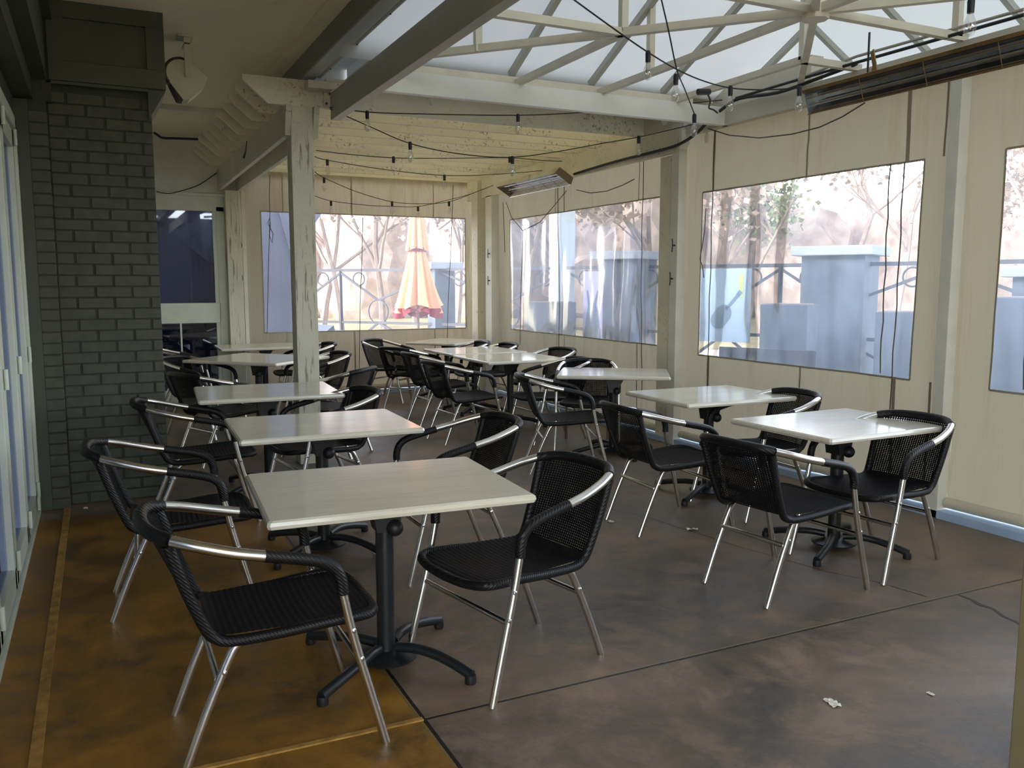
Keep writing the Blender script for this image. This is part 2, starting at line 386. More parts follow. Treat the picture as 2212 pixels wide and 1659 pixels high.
# fascia and gutter
g = empty('roof_gutter', (1.64, 3, 3.182), 0, 'grey metal gutter running along the soffit edge', 'gutter')
MB().box((-.07, -5, 0), (-.055, 8.6, .18)).build('fascia_board', 'green_fascia' if 'green_fascia' in M else simple('grey_green_fascia', (.23, .235, .19), .55), g)
MB().box((-.055, -5, 0), (.055, 8.5, .10), bev=.01).build('trough', simple('pale_grey_gutter', (.50, .52, .52), .4), g)
mb = MB(); mb.tube([(.075, -5, .02), (.075, 4.12, .02)], .021, 12); mb.build('awning_pipe', simple('grey_awning_pipe', (.40, .40, .36), .4), g, True)
mb = MB()
for k in range(12): mb.tube([(.075-.0, -4.5+k*.75, .0-.002), (.075, -4.5+k*.75, -.008)], .006, 8)
mb.build('screw', 'black_metal', g)
# back-left wall with window
LW = BY
mb = MB()
mb.box((.30, LW, 2.62), (1.80, LW+.1, CZ)).box((.30, LW, 0), (.52, LW+.1, 2.62)).box((1.51, LW, 0), (1.70, LW+.1, 2.62))
struct(mb, 'wall_back', 'white_trim', 'cream painted wall with a white window at the far left', 'wall')
wn = empty('window_1', (0, LW, 0), 0, 'white framed window with dark reflecting panes at the far left', 'window', None, 'structure')
MB().box((.50, -.03, 2.625), (1.54, .03, 2.66), bev=.004).box((.5, -.02, 2.44), (1.51, .05, 2.625), bev=.004).box((1.415, -.02, 0), (1.51, .05, 2.5), bev=.004).box((.5, -.02, 1.03), (1.43, .05, 1.285), bev=.004).box((.5, -.02, 0), (1.43, .05, .18), bev=.004).box((1.37, -.01, .18), (1.42, .04, 2.45), bev=.003).build('frame', 'white_frame', wn)
MB().box((.5, .01, 1.285), (1.415, .02, 2.44)).build('pane', 'glass', wn)
MB().box((.5, .01, .18), (1.40, .02, 1.03)).build('pane', 'glass', wn)
MB().box((.93, .0, .18), (.95, .02, 1.03)).build('muntin', 'white_frame', wn)
def reflected_drape(u, v): return Vector((.35+1.3*u, .30+.06*math.sin(u*9+v*4), 2.6-v*(.15+.95*u**1.4)))
MB().grid(reflected_drape, 24, 8).build('reflected_drape', simple('slate_blue_reflection', (.24, .28, .37), .8), wn)  # added sheet inside imitating the draped reflection in the upper pane
MB().box((.36, .35, 1.0), (1.68, .37, 2.9)).build('reflection_sheet', simple('lilac_grey_reflection', (.34, .36, .45), .8), wn)  # added backing; its colour gives the pane a bluish reflection tone
MB().box((.32, .7, 0), (1.7, .8, 3)).box((.3, .1, 0), (.34, .8, 3)).box((1.66, .1, 0), (1.7, .8, 3)).build('interior', 'dark_room', wn)
# glass folding doors on the left
d1 = empty('door_1', (-.41, 0, 0), 0, 'white framed folding glass doors along the left edge', 'folding door', None, 'structure')
MB().box((-.09, -2, 0), (.0, 6.44, .028), bev=.003).build('sill', 'white_frame', d1)
MB().box((-.09, -2, 2.50), (.0, 6.44, 2.585), bev=.003).build('head_frame', 'white_frame', d1)
MB().box((-.09, 6.37, 0), (0, 6.44, 2.585), bev=.003).build('jamb', 'white_frame', d1)
ys = [6.36, 5.56, 4.74, 3.92, 3.10, 2.28, 1.46, .64]
for a, b_ in zip(ys, ys[1:]):
    y1 = a-.012; y0 = b_+.012
    mb = MB().box((-.075, y0, .035), (-.015, y0+.075, 2.49), bev=.005).box((-.075, y1-.075, .035), (-.015, y1, 2.49), bev=.005).box((-.075, y0, .035), (-.015, y1, .15), bev=.005).box((-.075, y0, 2.38), (-.015, y1, 2.49), bev=.005)
    lf = mb.build('door_leaf', 'white_frame', d1)
    MB().box((-.052, y0+.07, .14), (-.045, y1-.07, 2.39)).build('pane', 'glass', lf)
    mb = MB()
    for z in (.12, 1.02, 2.40): mb.tube([(-.004, y1+.012, z), (-.004, y1+.012, z+.10)], .011, 10)
    mb.build('hinge', 'white_frame', lf, True)
# dark room behind the doors
struct(MB().box((-2.5, -2, 0), (-2.4, PY, CZ)).box((-2.5, PY, 0), (-.6, PY+.1, CZ)), 'wall_far_left', 'dark_room', 'dark interior seen through the glass doors', 'wall')

struct(MB().box((-3.2, -2.1, CZ+.06), (1.45, BY+.12, 5.3)), 'wall_upper', 'stone_grey', 'upper storey of the building above the soffit', 'wall')
struct(MB().box((1.2, -2.1, 0), (WX+.1, -2.0, 3.3)), 'wall_rear_blocker', simple('rear_cream_blocker', (.5, .47, .38), .8), 'unseen cream wall added behind the camera to block light', 'wall')  # added out of view; keeps direct sun and bright reflections out
# ------------------------------------------------------------------ timber posts, beams, rafters
p = empty('wooden_post', (1.58, 7.285, 0), 0, 'cracked cream painted square wooden post standing among the left tables', 'post')
MB().box((-.09, -.09, 0), (.09, .09, 2.965), bev=.002).build('shaft', 'post_paint', p)
def header_y(X0, X1, Y0, Y1, z0, z1, name, label, mat='beam_y', end=True):
    o = empty(name, ((X0+X1)/2, Y0, z0), 0, label, 'beam')
    w_ = (X1-X0)/2; h = z1-z0
    if end:
        poly = [(0, h), (0, h-.05), (.02, h-.06)] + [(.02+.05*math.sin(t*PI/2/5)**1.6, (h-.06)-(h-.09)*t/5) for t in range(6)] + [(.02+.05-.0, 0.0)][:0] + [(.0+.07-.09, .03)][:0] + [(Y1-Y0, 0), (Y1-Y0, h)]
        MB().prism(poly, (-w_, 0, 0), (0, 1, 0), (0, 0, 1), (2*w_, 0, 0)).build('board', mat, o)
    else: MB().box((-w_, 0, 0), (w_, Y1-Y0, h), bev=.003).build('board', mat, o)
    return o
header_y(1.445, 1.488, 7.14, BY, 2.70, 2.965, 'header_beam', 'cream header board on the left of the wooden post running to the back wall')
header_y(1.672, 1.715, 7.14, BY, 2.70, 2.965, 'header_beam', 'cream header board on the right of the wooden post running to the back wall')
header_y(4.86, 4.905, 6.50, BY-.05, 2.70, 2.96, 'header_beam', 'cream header board above the middle clear window carrying the far heater', 'plank')
header_y(4.89, 4.97, -1.98, 6.45, 2.87, 3.02, 'header_beam', 'cream header beam above the large right clear window', 'beam_y', False)
o = empty('ceiling_beam', (1.85, 0, 2.87), 0, 'heavy cream beam running overhead from the wooden post toward the camera', 'beam')
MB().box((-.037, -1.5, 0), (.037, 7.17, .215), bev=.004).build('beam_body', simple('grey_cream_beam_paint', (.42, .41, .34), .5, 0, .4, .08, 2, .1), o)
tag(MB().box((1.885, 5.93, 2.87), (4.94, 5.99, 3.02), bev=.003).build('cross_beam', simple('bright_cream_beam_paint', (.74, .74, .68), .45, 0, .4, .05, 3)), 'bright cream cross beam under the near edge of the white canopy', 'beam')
mb = MB(); mb.box((4.895, 5.975, 2.90), (4.945, 5.925, 3.0))
mb.bm.free()
tag(MB().box((1.60, 7.02, 3.085), (1.80, 7.16, 3.145), bev=.004).build('spacer_block', 'beam_x'), 'short cream timber block between gutter and heavy ceiling beam', 'block')
pl = empty('steel_bracket', (1.80, 7.17, 2.98), 0, 'small cream bolted plate joining the heavy beam to the first rafter', 'bracket')
MB().box((-.04, 0, 0), (.03, .012, .16), bev=.003).build('plate', 'beam_x', pl)
for bx, bz in ((-.02, .135), (.01, .10), (-.02, .02)):
    MB().tube([(bx, .001, bz), (bx, -.012, bz)], .010, 8).build('bolt', 'black_metal', pl)
# rafters with angled tails
ry = [7.19+.395*k for k in range(11)]
prof = [(1.12, .195), (1.12, .155), (1.315, -.015), (5.12, -.015), (5.12, .195)]
names = ['first and largest rafter, nearest the camera, with a bright angled tail', 'second rafter from the camera', 'third rafter from the camera', 'fourth rafter from the camera', 'fifth rafter from the camera', 'sixth rafter from the camera', 'seventh rafter from the camera', 'eighth rafter from the camera', 'ninth rafter from the camera', 'tenth rafter from the camera', 'last rafter, against the back curtain']
for k, y in enumerate(ry):
    x0 = 1.12-.035*min(k, 4)*0
    pr = [(u, v) for u, v in prof]
    tag(MB().prism(pr, (0, y, 2.98), (1, 0, 0), (0, 0, 1), (0, .042, 0)).box((1.75, y-.006, 3.135), (4.86, y, 3.18)).build('rafter', 'rafter'), 'cream timber pergola rafter, ' + names[k], 'rafter', 'pergola rafters')
struct(MB().box((1.78, 7.16, 3.18), (WX+.3, BY+.25, 3.20)), 'ceiling_panel', 'roof_panel', 'pale translucent roofing laid over the rafters', 'roof panel')
struct(MB().box((1.60, 6.08, 3.30), (1.97, 7.24, 3.31)).box((1.965, 6.08, 3.2), (1.975, 7.2, 3.31)).box((1.58, 7.225, 3.176), (1.975, 7.235, 3.31)), 'roof_infill', 'canopy', 'canopy flap above the corner of the wooden post', 'roof')
struct(MB().box((1.95, 6.12, 3.185), (WX+.5, 7.24, 3.215)), 'roof_infill', 'beam_x', 'cream boards added to block sky light between canopy and rafters', 'roof')  # added cover; keeps open sky from lighting the first rafter
struct(MB().box((WX-.02, 5.0, 2.90), (WX+.10, BY, 3.24)), 'trim_10', 'beam_y', 'cream fascia board over the right curtains', 'trim')
struct(MB().box((-.62, PY+.1, 0), (-.55, BY+.1, CZ)), 'wall_side_blocker', 'white_trim', 'unseen cream wall added behind the brick pillar to stop stray sun', 'wall')  # added out of view against the sun shaft from the left
struct(MB().box((-.62, BY, 0), (.30, BY+.1, CZ)), 'wall_corner', 'white_trim', 'cream wall continuing left of the white window', 'wall')
struct(MB().box((1.58, 7.3, 3.176), (1.775, BY, 3.20)), 'trim_6', 'beam_x', 'cream board closing the roof edge above the rafter tails', 'trim')
# exterior filler above back curtain
struct(MB().box((1.72, BY-.0, 2.93), (WX+.2, BY+.05, 3.18)), 'trim_7', 'beam_x', 'cream board above the back curtain', 'trim')
# wall posts
def wpost(x0, x1, y0, y1, z1, label, mat='white_trim'):
    return tag(MB().box((x0, y0, 0), (x1, y1, z1), bev=.004).build('wall_post', mat), label, 'post')
wpost(4.87, 4.96, 6.53, 6.64, 2.99, 'cream post between the right and middle clear windows')
wpost(4.90, 4.97, 6.68, 6.86, 2.72, 'weathered beige board beside the cream post, left of it', 'plank')
wpost(4.88, 4.97, 3.685, 3.765, 2.87, 'white post between the large right window and the window at the right edge')
wpost(4.86, 4.97, 10.66, 10.86, 2.72, 'cream corner post right of the orange umbrella')
wpost(4.80, 4.97, 11.0, 11.2, 2.95, 'brown edged corner post nearest the back curtain', 'plank')
wpost(1.52, 1.70, BY-.13, BY-.01, 2.70, 'cream peeling post between the white window and back curtain', 'post_paint')
wpost(1.715, 1.76, BY-.10, BY-.02, 2.70, 'narrow cream batten beside the back curtain edge')
# decorative bracket on far side of the post by right curtain
tag(MB().prism([(0, .26), (.07, .26), (.07, .22), (.045, .20), (.04, .08), (0, .03)], (4.84, 6.50, 2.72), (0, -1, 0), (0, 0, 1), (.09, 0, 0)).build('bracket_end', 'white_trim'), 'scrolled white bracket end above the cream post', 'bracket')
tag(MB().box((2.525, 1.42, 0), (2.70, 1.60, 3.05), bev=.004).build('support_post', simple('olive_brown_post', (.20, .17, .09), .7, 0, .3, .15, 3)), 'olive brown post just touching the lower right edge', 'post')
# rope cleats
def cleat(p, n, label):
    o = empty('rope_cleat', p, 0, label, 'cleat'); n = Vector(n)
    t = Vector((n.y, -n.x, 0)) if abs(n.z) < .5 else Vector((1, 0, 0))
    MB().tube(smooth_pts([n*.02+t*.018+Vector((0, 0, .06)), n*.028+Vector((0, 0, .02)), n*.028+Vector((0, 0, -.02)), n*.02+t*.018+Vector((0, 0, -.06))], 4), .005, 6).build('horn', 'black_metal', o, True)
    MB().tube([(0, 0, 0), n*.03], .008, 8).build('stem', 'black_metal', o)
for (px, py), lab in (((1458, 530), 'upper dark rope cleat on the cream post beside the large window'), ((1453, 602), 'lower dark rope cleat on the cream post beside the large window')):
    q = on(px, py, 0, 4.87); cleat(q, (-1, 0, 0), lab)
for (px, py), lab in (((1058, 548), 'upper dark rope cleat on the corner post'), ((1058, 606), 'lower dark rope cleat on the corner post')):
    q = on(px, py, 0, 4.86); cleat(q, (-1, 0, 0), lab)
for (px, py), lab in (((521, 530), 'upper rope cleat on the peeling post'), ((523, 600), 'lower rope cleat on the peeling post')):
    q = on(px, py, 1, BY-.10); cleat(q, (0, -1, 0), lab)

# ------------------------------------------------------------------ curtains
def disp(u, z, s):
    a = noise.noise(Vector((u*1.1+s, z*.35, s)))*.035 + noise.noise(Vector((u*4.2+s*3, z*.6, 2*s)))*.026 + noise.noise(Vector((u*9+z*3+s, z*1.2, s)))*.006
    a += .006*math.sin(u*9+z*2.2+s*5)*(1 if z < 1 else .6)
    return a*(1.25-.25*z) if z < 2.6 else a*.25
def curtain(axis, const, u0, u1, z0, z1, wu0, wu1, wz0, wz1, seed, label, seams, inward, hem=True):
    # axis 'Y': sheet in plane X=const, u=Y ; axis 'X': plane Y=const, u=X
    def P3(u, z, off=0):
        dd = disp(u, z, seed)*(.0 if False else 1)+off
        return Vector((const+inward*(-dd if False else dd), u, z)) if axis == 'Y' else Vector((u, const+inward*dd, z))
    o = empty('patio_curtain', (0, 0, 0), 0, label, 'curtain')
    def axisvals(a, b_, cuts, step):
        v = [a]
        for c in cuts+[b_]:
            n = max(1, int(round((c-v[-1])/step))); s0 = v[-1]
            for i in range(1, n+1): v.append(s0+(c-s0)*i/n)
        return v
    us = axisvals(u0, u1, [wu0, wu1], .05); zs = axisvals(z0, z1, [wz0, wz1], .09)
    mb = MB(); g_ = [[mb.bm.verts.new(P3(u, z)) for z in zs] for u in us]
    mv = MB(); gv = {}
    def V(i, j):
        if (i, j) not in gv: gv[i, j] = mv.bm.verts.new(P3(us[i], zs[j]))
        return gv[i, j]
    for i in range(len(us)-1):
        for j in range(len(zs)-1):
            uc = (us[i]+us[i+1])/2; zc = (zs[j]+zs[j+1])/2
            if wu0 < uc < wu1 and wz0 < zc < wz1: mv.bm.faces.new((V(i, j), V(i+1, j), V(i+1, j+1), V(i, j+1)))
            else: mb.bm.faces.new((g_[i][j], g_[i+1][j], g_[i+1][j+1], g_[i][j+1]))
    bmesh.ops.delete(mb.bm, geom=[v for v in mb.bm.verts if not v.link_faces], context='VERTS')
    mb.build('cloth', 'curtain', o, True); mv.build('clear_window', 'vinyl', o, True)
    ms = MB()
    def strip(pa, pb, w_, n=24):
        (ua, za), (ub, zb) = pa, pb; dx, dz = ub-ua, zb-za; l = math.hypot(dx, dz); nx, nz = -dz/l*w_/2, dx/l*w_/2
        prev = None
        for k in range(n+1):
            t = k/n; u, z = ua+dx*t, za+dz*t
            a = ms.bm.verts.new(P3(u+nx, z+nz, .004)); b_ = ms.bm.verts.new(P3(u-nx, z-nz, .004))
            if prev: ms.bm.faces.new((prev[0], prev[1], b_, a))
            prev = (a, b_)
    for pa, pb in (((wu0, wz1), (wu1, wz1)), ((wu0, wz0), (wu1, wz0)), ((wu0, wz0), (wu0, wz1)), ((wu1, wz0), (wu1, wz1))): strip(pa, pb, .014)
    for u, w_ in seams:
        strip((u, wz1), (u, z1), w_)
        strip((u, z0), (u, wz0), w_)
    ms.build('seam', 'seam', o)
    if hem:
        mb = MB(); mb.tube([P3(u0+.02+(u1-u0-.04)*k/24, z0+.01, .035) for k in range(25)], .036, 12); mb.build('weighted_hem', simple('cream_hem_cloth', (.55, .50, .38), .8) if 'hem' not in M else M['hem'], o, True)
        mb = MB()
        for k in (.25, .75):
            u = u0+(u1-u0)*k; q = P3(u, z0+.01, .035); dirv = Vector((0, .012, 0)) if axis == 'Y' else Vector((.012, 0, 0))
            mb.tube([q-dirv, q+dirv], .039, 12)
        mb.build('strap', 'black_plastic', o)
    return o, P3
M['hem'] = simple('cream_hem_cloth', (.55, .50, .38), .8)
cR, PR = curtain('Y', 5.0, 3.70, 6.62, .09, 2.93, 4.02, 6.33, .875, 2.35, 1.3, 'beige vinyl curtain with the large clear window facing the grey stone pillar', [(5.06, .018), (4.16, .03), (6.18, .02), (3.87, .016)], -1)
cM, PM = curtain('Y', 5.0, 6.63, 11.5, .09, 2.86, 6.93, 10.35, .92, 2.37, 4.1, 'beige vinyl curtain with clear window behind the far tables under the small heater', [(8.9, .02), (9.1, .012), (7.35, .012)], -1)
cF, PF = curtain('Y', 5.0, -1.98, 3.70, .09, 2.93, .8, 3.45, .87, 2.34, 7.7, 'beige vinyl curtain cut off by the right edge of the photo', [(3.05, .014), (2.2, .014)], -1)
cB, PB = curtain('X', BY-.03, 1.76, 5.0, .09, 2.97, 1.96, 4.84, .885, 2.46, 2.2, 'beige vinyl curtain on the back wall with window showing the orange umbrella', [(3.17, .02), (4.35, .012), (2.25, .012)], -1)
def ropes(o, P3, runs):
    for r_ in runs: MB().tube([P3(u, z, .02) for u, z in r_], .0045, 6).build('rope', 'rope', o, True)
def vline(u, z0, z1, n=12, wob=.006): return [(u+wob*math.sin(k*2.1+u*7), z0+(z1-z0)*k/n) for k in range(n+1)]
def yz(px, py): q = on(px, py, 0, 4.97); return (q.y, q.z)
ropes(cR, PR, [vline(6.17, 2.9, .35), [yz(1525, 450), yz(1522, 500), yz(1512, 560), yz(1518, 575), yz(1521, 600)], vline(4.17, 2.35, .4), vline(4.28, 2.35, .9)])
ropes(cM, PM, [vline(9.02, 2.85, .6), vline(7.25, 2.85, .4), [yz(1092, 437), yz(1105, 470), yz(1128, 498), yz(1165, 480), yz(1200, 440), yz(1222, 412)], [yz(1128, 498), yz(1126, 560), yz(1122, 640), yz(1119, 745)], [yz(1085, 437), yz(1087, 480), yz(1088, 545)]])
ropes(cF, PF, [vline(3.22, 2.9, .9), vline(3.05, 2.3, .9)])
def xz(px, py): q = on(px, py, 1, BY-.06); return (q.x, q.z)
ropes(cB, PB, [[xz(784, 470), xz(782, 560), xz(778, 650), xz(776, 800)], [xz(980, 400), xz(976, 520), xz(970, 650), xz(967, 730)], [xz(583, 378), xz(582, 420), xz(583, 470), xz(580, 560), xz(577, 720)], [xz(583, 470), xz(578, 482), xz(590, 505), xz(588, 525), xz(582, 510), xz(584, 480)]])
tag(MB().tube([onp(x, y, (4.9, 6.2), (4.5, 4.0)) for x, y in ((1530, 278), (1575, 292), (1640, 298), (1710, 290), (1770, 275), (1820, 252), (1868, 222))], .005, 6).build('loose_cable', 'rope', None, True), 'grey brown cable sagging across the top of the large right curtain', 'cable')
tag(MB().tube([on(x, y, 0, 4.85) for x, y in ((1245, 410), (1275, 417), (1310, 413), (1345, 400), (1370, 387))], .005, 6).build('loose_cable', 'rope', None, True), 'grey cable sagging below the far heater header board', 'cable')
# curbs
struct(MB().box((WX-.07, -1, 0), (WX+.12, BY+.1, .055), bev=.004), 'baseboard_right', 'curb', 'pale blue white curb under the right curtains', 'curb')
struct(MB().box((1.7, BY-.08, 0), (WX-.08, BY+.1, .055), bev=.004), 'baseboard_back', 'curb', 'pale curb under the back curtain', 'curb')

# ------------------------------------------------------------------ canopy with steel frame
ZF = lambda y: 3.14+.48*(6.1-y)
ZG = lambda x: 3.14+.57*(5.84-x)
XR = 3.3
yh = lambda x: 6.1-(.57/.48)*(5.84-x)
yr = yh(XR)
cv = empty('canopy_roof', (3.6, 3, 3.1), 0, 'white vinyl tent canopy stretched over a cream steel frame', 'canopy')
def rel(p): return Vector(p)-Vector((3.6, 3, 3.1))
zt = ZG(XR); xl = 1.62; yl = 6.1-(zt-3.14)/.48
mb = MB()
mb.quad(rel((xl, 6.14, ZF(6.14))), rel((5.84, 6.14, ZF(6.14))), rel((XR, yr, zt)), rel((xl, yr, zt)))
mb.build('front_slope', 'canopy', cv)
mb = MB(); mb.quad(rel((5.84, 6.12, ZG(5.84))), rel((5.84, -1.8, ZG(5.84))), rel((XR, -1.8, zt)), rel((XR, yr, zt))); mb.build('side_slope', 'canopy', cv)
mb = MB(); mb.quad(rel((XR, yr, zt)), rel((XR, -1.8, zt)), rel((xl, -1.8, zt-.05)), rel((xl, yr, zt-.05))); mb.build('left_slope', 'canopy', cv)
mb = MB(); mb.quad(rel((WX, 6.1, 3.02)), rel((5.84, 6.1, 3.14)), rel((5.84, -1.8, 3.14)), rel((WX, -1.8, 3.02))); mb.build('valance', 'canopy', cv)
fr = empty('canopy_frame', (3.68, 3.72, 3.03), 0, 'cream steel truss frame under the white canopy', 'truss')
def F(p): return Vector(p)-Vector((3.68, 3.72, 3.03))
def chord(p, q, w_=.045, name='chord', m='cream_steel'): return MB().bar(F(p), F(q), w_, w_).build(name, m, fr)
Zc = 3.04; hub = (3.68, 3.72)
chord((1.9, 6.02, 3.06), (4.6, 6.02, 3.06), .05)
for X in (2.95, 3.68, 4.40): chord((X, 6.0, Zc), (X, 3.72 if X == 3.68 else (4.54 if X == 2.95 else 4.54), Zc), .045)
chord((1.9, 4.54, Zc), (2.95, 4.54, Zc)); chord((4.40, 4.54, Zc), (4.93, 4.54, Zc)); chord((3.68, 3.72, Zc), (4.93, 3.72, Zc)); chord((1.9, 3.72, Zc), (3.68, 3.72, Zc))
chord((3.68, 3.72, Zc), (2.05, 5.53, Zc)); chord((3.68, 3.72, Zc), (4.90, 5.08, Zc)); chord((3.68, 3.72, Zc), (4.93, 2.4, Zc)); chord((3.68, 3.72, Zc), (2.3, 2.3, Zc)); chord((3.68, 3.72, Zc), (3.68, 1.4, Zc))
chord((2.95, 4.54, Zc), (2.95, 4.54, ZF(4.54)), .045, 'king_post'); chord((4.40, 4.54, Zc), (4.40, 4.54, min(ZF(4.54), ZG(4.40))), .045, 'king_post'); chord((2.3, 5.25, Zc-.02), (2.3, 5.25, ZF(5.25)), .045, 'king_post')
chord((3.68, 5.3, Zc), (3.68, 5.3, ZF(5.3)), .045, 'king_post'); chord((4.85, 3.72, Zc), (4.85, 3.72, ZG(4.85)), .045, 'king_post'); chord((4.6, 4.745, Zc), (4.6, 4.745, ZG(4.6)), .04, 'king_post')
MB().tube([F((3.68, 3.72, Zc-.05)), F((3.68, 3.72, Zc+.05))], .075, 8).build('hub_plate', 'cream_steel', fr)
gx = simple('grey_rafter_steel', (.42, .42, .37), .5)  # plain grey for the rafter and hip tubes
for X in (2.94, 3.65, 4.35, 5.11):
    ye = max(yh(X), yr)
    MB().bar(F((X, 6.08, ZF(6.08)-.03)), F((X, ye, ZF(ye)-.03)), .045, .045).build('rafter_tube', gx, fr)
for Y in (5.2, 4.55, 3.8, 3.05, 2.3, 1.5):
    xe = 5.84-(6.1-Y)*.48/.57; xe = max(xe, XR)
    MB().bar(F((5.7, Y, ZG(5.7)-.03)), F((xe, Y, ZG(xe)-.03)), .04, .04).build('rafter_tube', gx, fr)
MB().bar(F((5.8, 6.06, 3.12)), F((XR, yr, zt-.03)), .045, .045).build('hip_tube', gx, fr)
for X in (2.17, 2.95, 3.66, 4.38): MB().bar(F((X, 6.02, 3.02)), F((X, 6.02, 3.06)), .045, .045, Vector((0, 1, 0))).build('stub_post', 'cream_steel', fr)
chord((4.93, 5.08, Zc), (4.93, 5.08, 3.0), .06, 'stub_post')

# conduits along the right header
tag(MB().tube(smooth_pts([onp(x, y, (4.835, 11), (4.835, 2.0)) for x, y in ((1240, 376), (1330, 349), (1440, 321), (1480, 305), (1510, 283), (1530, 262), (1565, 232), (1600, 212), (1680, 200), (1760, 172), (1850, 138))], 4), .014, 8).build('conduit', 'cable', None, True), 'dark cable bundle curling around the corner where the string lights gather', 'cable')
tag(MB().tube([onp(x, y, (4.75, 5.8), (4.75, 2.0)) for x, y in ((1590, 212), (1850, 135), (2212, 32))], .011, 8).build('conduit', 'cable', None, True), 'thick black cable running above the near heater', 'cable')
tag(MB().tube([onp(x, y, (4.80, 5.8), (4.80, 2.0)) for x, y in ((1720, 172), (1850, 122), (2212, 20))], .010, 8).build('conduit', simple('grey_conduit', (.35, .33, .27), .5)), 'thin grey conduit parallel to the thick black cable', 'conduit')
sl = empty('clip_light', onp(1520, 200, (3.9, 5.0), (4.6, 5.2)), 0, 'small black clip clamped on the canopy frame near the corner', 'clip')
MB().tube([(-.05, 0, 0), (.05, 0, .01)], .022, 10).build('clamp', 'black_plastic', sl); MB().tube(smooth_pts([(.03, 0, 0), (.06, 0, -.05), (.05, 0, -.10), (.09, 0, -.11), (.13, 0, -.13)], 4), .006, 6).build('lead', 'black_plastic', sl)

# ------------------------------------------------------------------ tables
def top_mesh(w_, d_, name='table_top'):
    mb = MB(); prof = [(-.016, -.034), (-.004, -.030), (0, -.018), (-.003, -.006), (-.012, 0)]
    rings = []
    for o_, z in prof:
        a, b_ = w_/2+o_, d_/2+o_; c = .010
        rings.append([mb.bm.verts.new((x, y, z)) for x, y in ((-a+c, -b_), (a-c, -b_), (a, -b_+c), (a, b_-c), (a-c, b_), (-a+c, b_), (-a, b_-c), (-a, -b_+c))])
    for r1, r2 in zip(rings, rings[1:]):
        for k in range(8): mb.bm.faces.new((r1[k], r1[(k+1) % 8], r2[(k+1) % 8], r2[k]))
    mb.bm.faces.new(rings[0][::-1]); mb.bm.faces.new(rings[-1]); return mb
def make_base(root, leg_ang=45, h=.715):
    MB().lathe([(.036, .04), (.036, h-.05)], 24).build('column', 'black_metal', root, True)
    MB().lathe([(.02, .028), (.125, .030), (.128, .038), (.06, .052), (.04, .06)], 32).build('base_disc', 'black_metal', root, True)
    for k in range(4):
        a = R(leg_ang+90*k); c, s_ = math.cos(a), math.sin(a)
        pts = [(c*r_+(-s_)*q, s_*r_+c*q, z) for r_, q, z in ((.05, .0, .075), (.13, .012, .082), (.22, .018, .074), (.31, .012, .057), (.40, 0, .034))]
        lg = MB().tube(smooth_pts(pts, 4), [.0205]*16+[.020], 12).build('leg', 'black_metal', root, True)
        MB().lathe([(.021, 0), (.023, .01), (.021, .034)], 14, (c*.395, s_*.395, 0)).build('foot', 'black_plastic', lg, True)
    mb = MB(); mb.prism([(-.075, 0), (.090, 0), (.088, -.035), (.060, -.085), (.046, -.15), (-.040, -.15), (-.058, -.06)], (0, -.05, h), (1, 0, 0), (0, 0, 1), (0, .10, 0))
    mb.box((-.16, -.14, h-.012), (.16, .14, h+.006), bev=.003); mb.box((-.25, -.018, h-.012), (.25, .018, h+.005), bev=.002)
    mb.build('tilt_bracket', 'black_metal', root)
    kn = MB(); bmesh.ops.create_uvsphere(kn.bm, u_segments=16, v_segments=10, radius=.034, matrix=Matrix.Translation((.030, -.052, h-.135))); kn.tube([(-.10, -.05, h-.02), (.12, -.05, h-.02)], .010, 10)
    kn.build('release_knob', 'black_plastic', root, True)
TB = 0
def table(x, y, rz, wd, label, ang, h=.742, base=None):
    o = empty('cafe_table', (x, y, 0), rz, label, 'table', 'square cafe tables on the patio')
    t = top_mesh(*wd).build('table_top', 'laminate', o); t.location = (0, 0, h)
    if base is None: make_base(o, ang, h-.034)
    else:
        for ch in [c for c in bpy.data.objects if c.parent == base and not c.name.startswith('table_top')]: copy_tree(ch, o)
    return o
t1 = table(.985, 3.20, R(-3.4), (.985, .79), 'whitewashed pedestal table nearest the camera at the front left', 45-5)
t2 = table(1.115, 4.80, R(-2), (.985, .80), 'whitewashed pedestal table directly behind the nearest left table, second in the left row', 40, base=t1)
t3 = table(1.105, 6.47, R(-3.4), (1.0, .86), 'whitewashed table standing right in front of the wooden post, third in the left row', 45, base=t1)
t4 = table(1.50, 9.25, R(-46), (1.15, .98), 'diamond turned whitewashed table seen left behind the wooden post', 45, .752, base=None)
t5 = table(1.86, 10.96, R(-1), (1.12, .80), 'whitewashed table farthest back on the left, before the white window', 45, .76)
r1 = table(3.80, 3.53, R(1.3), (.96, .76), 'whitewashed pedestal table nearest the camera on the right', 30)
r2 = table(3.94, 4.86, R(-1), (.95, .77), 'whitewashed pedestal table second from the front on the right side', 28, base=r1)
r3 = table(4.15, 6.46, R(-33.8), (.98, .75), 'turned whitewashed table beside the cream wall post with a chair behind it', 60, base=r1)
r4 = table(3.98, 8.25, R(.3), (.95, .92), 'whitewashed table in the middle distance pushed against another table', 45, .745)
r4b = table(4.02, 9.32, R(.0), (.95, .95), 'whitewashed table pushed against the far edge of the middle distance table', 45, .745)
r5 = table(4.22, 10.72, R(40.6), (.94, .74), 'turned whitewashed table in the back corner below the umbrella window', 45, .765)

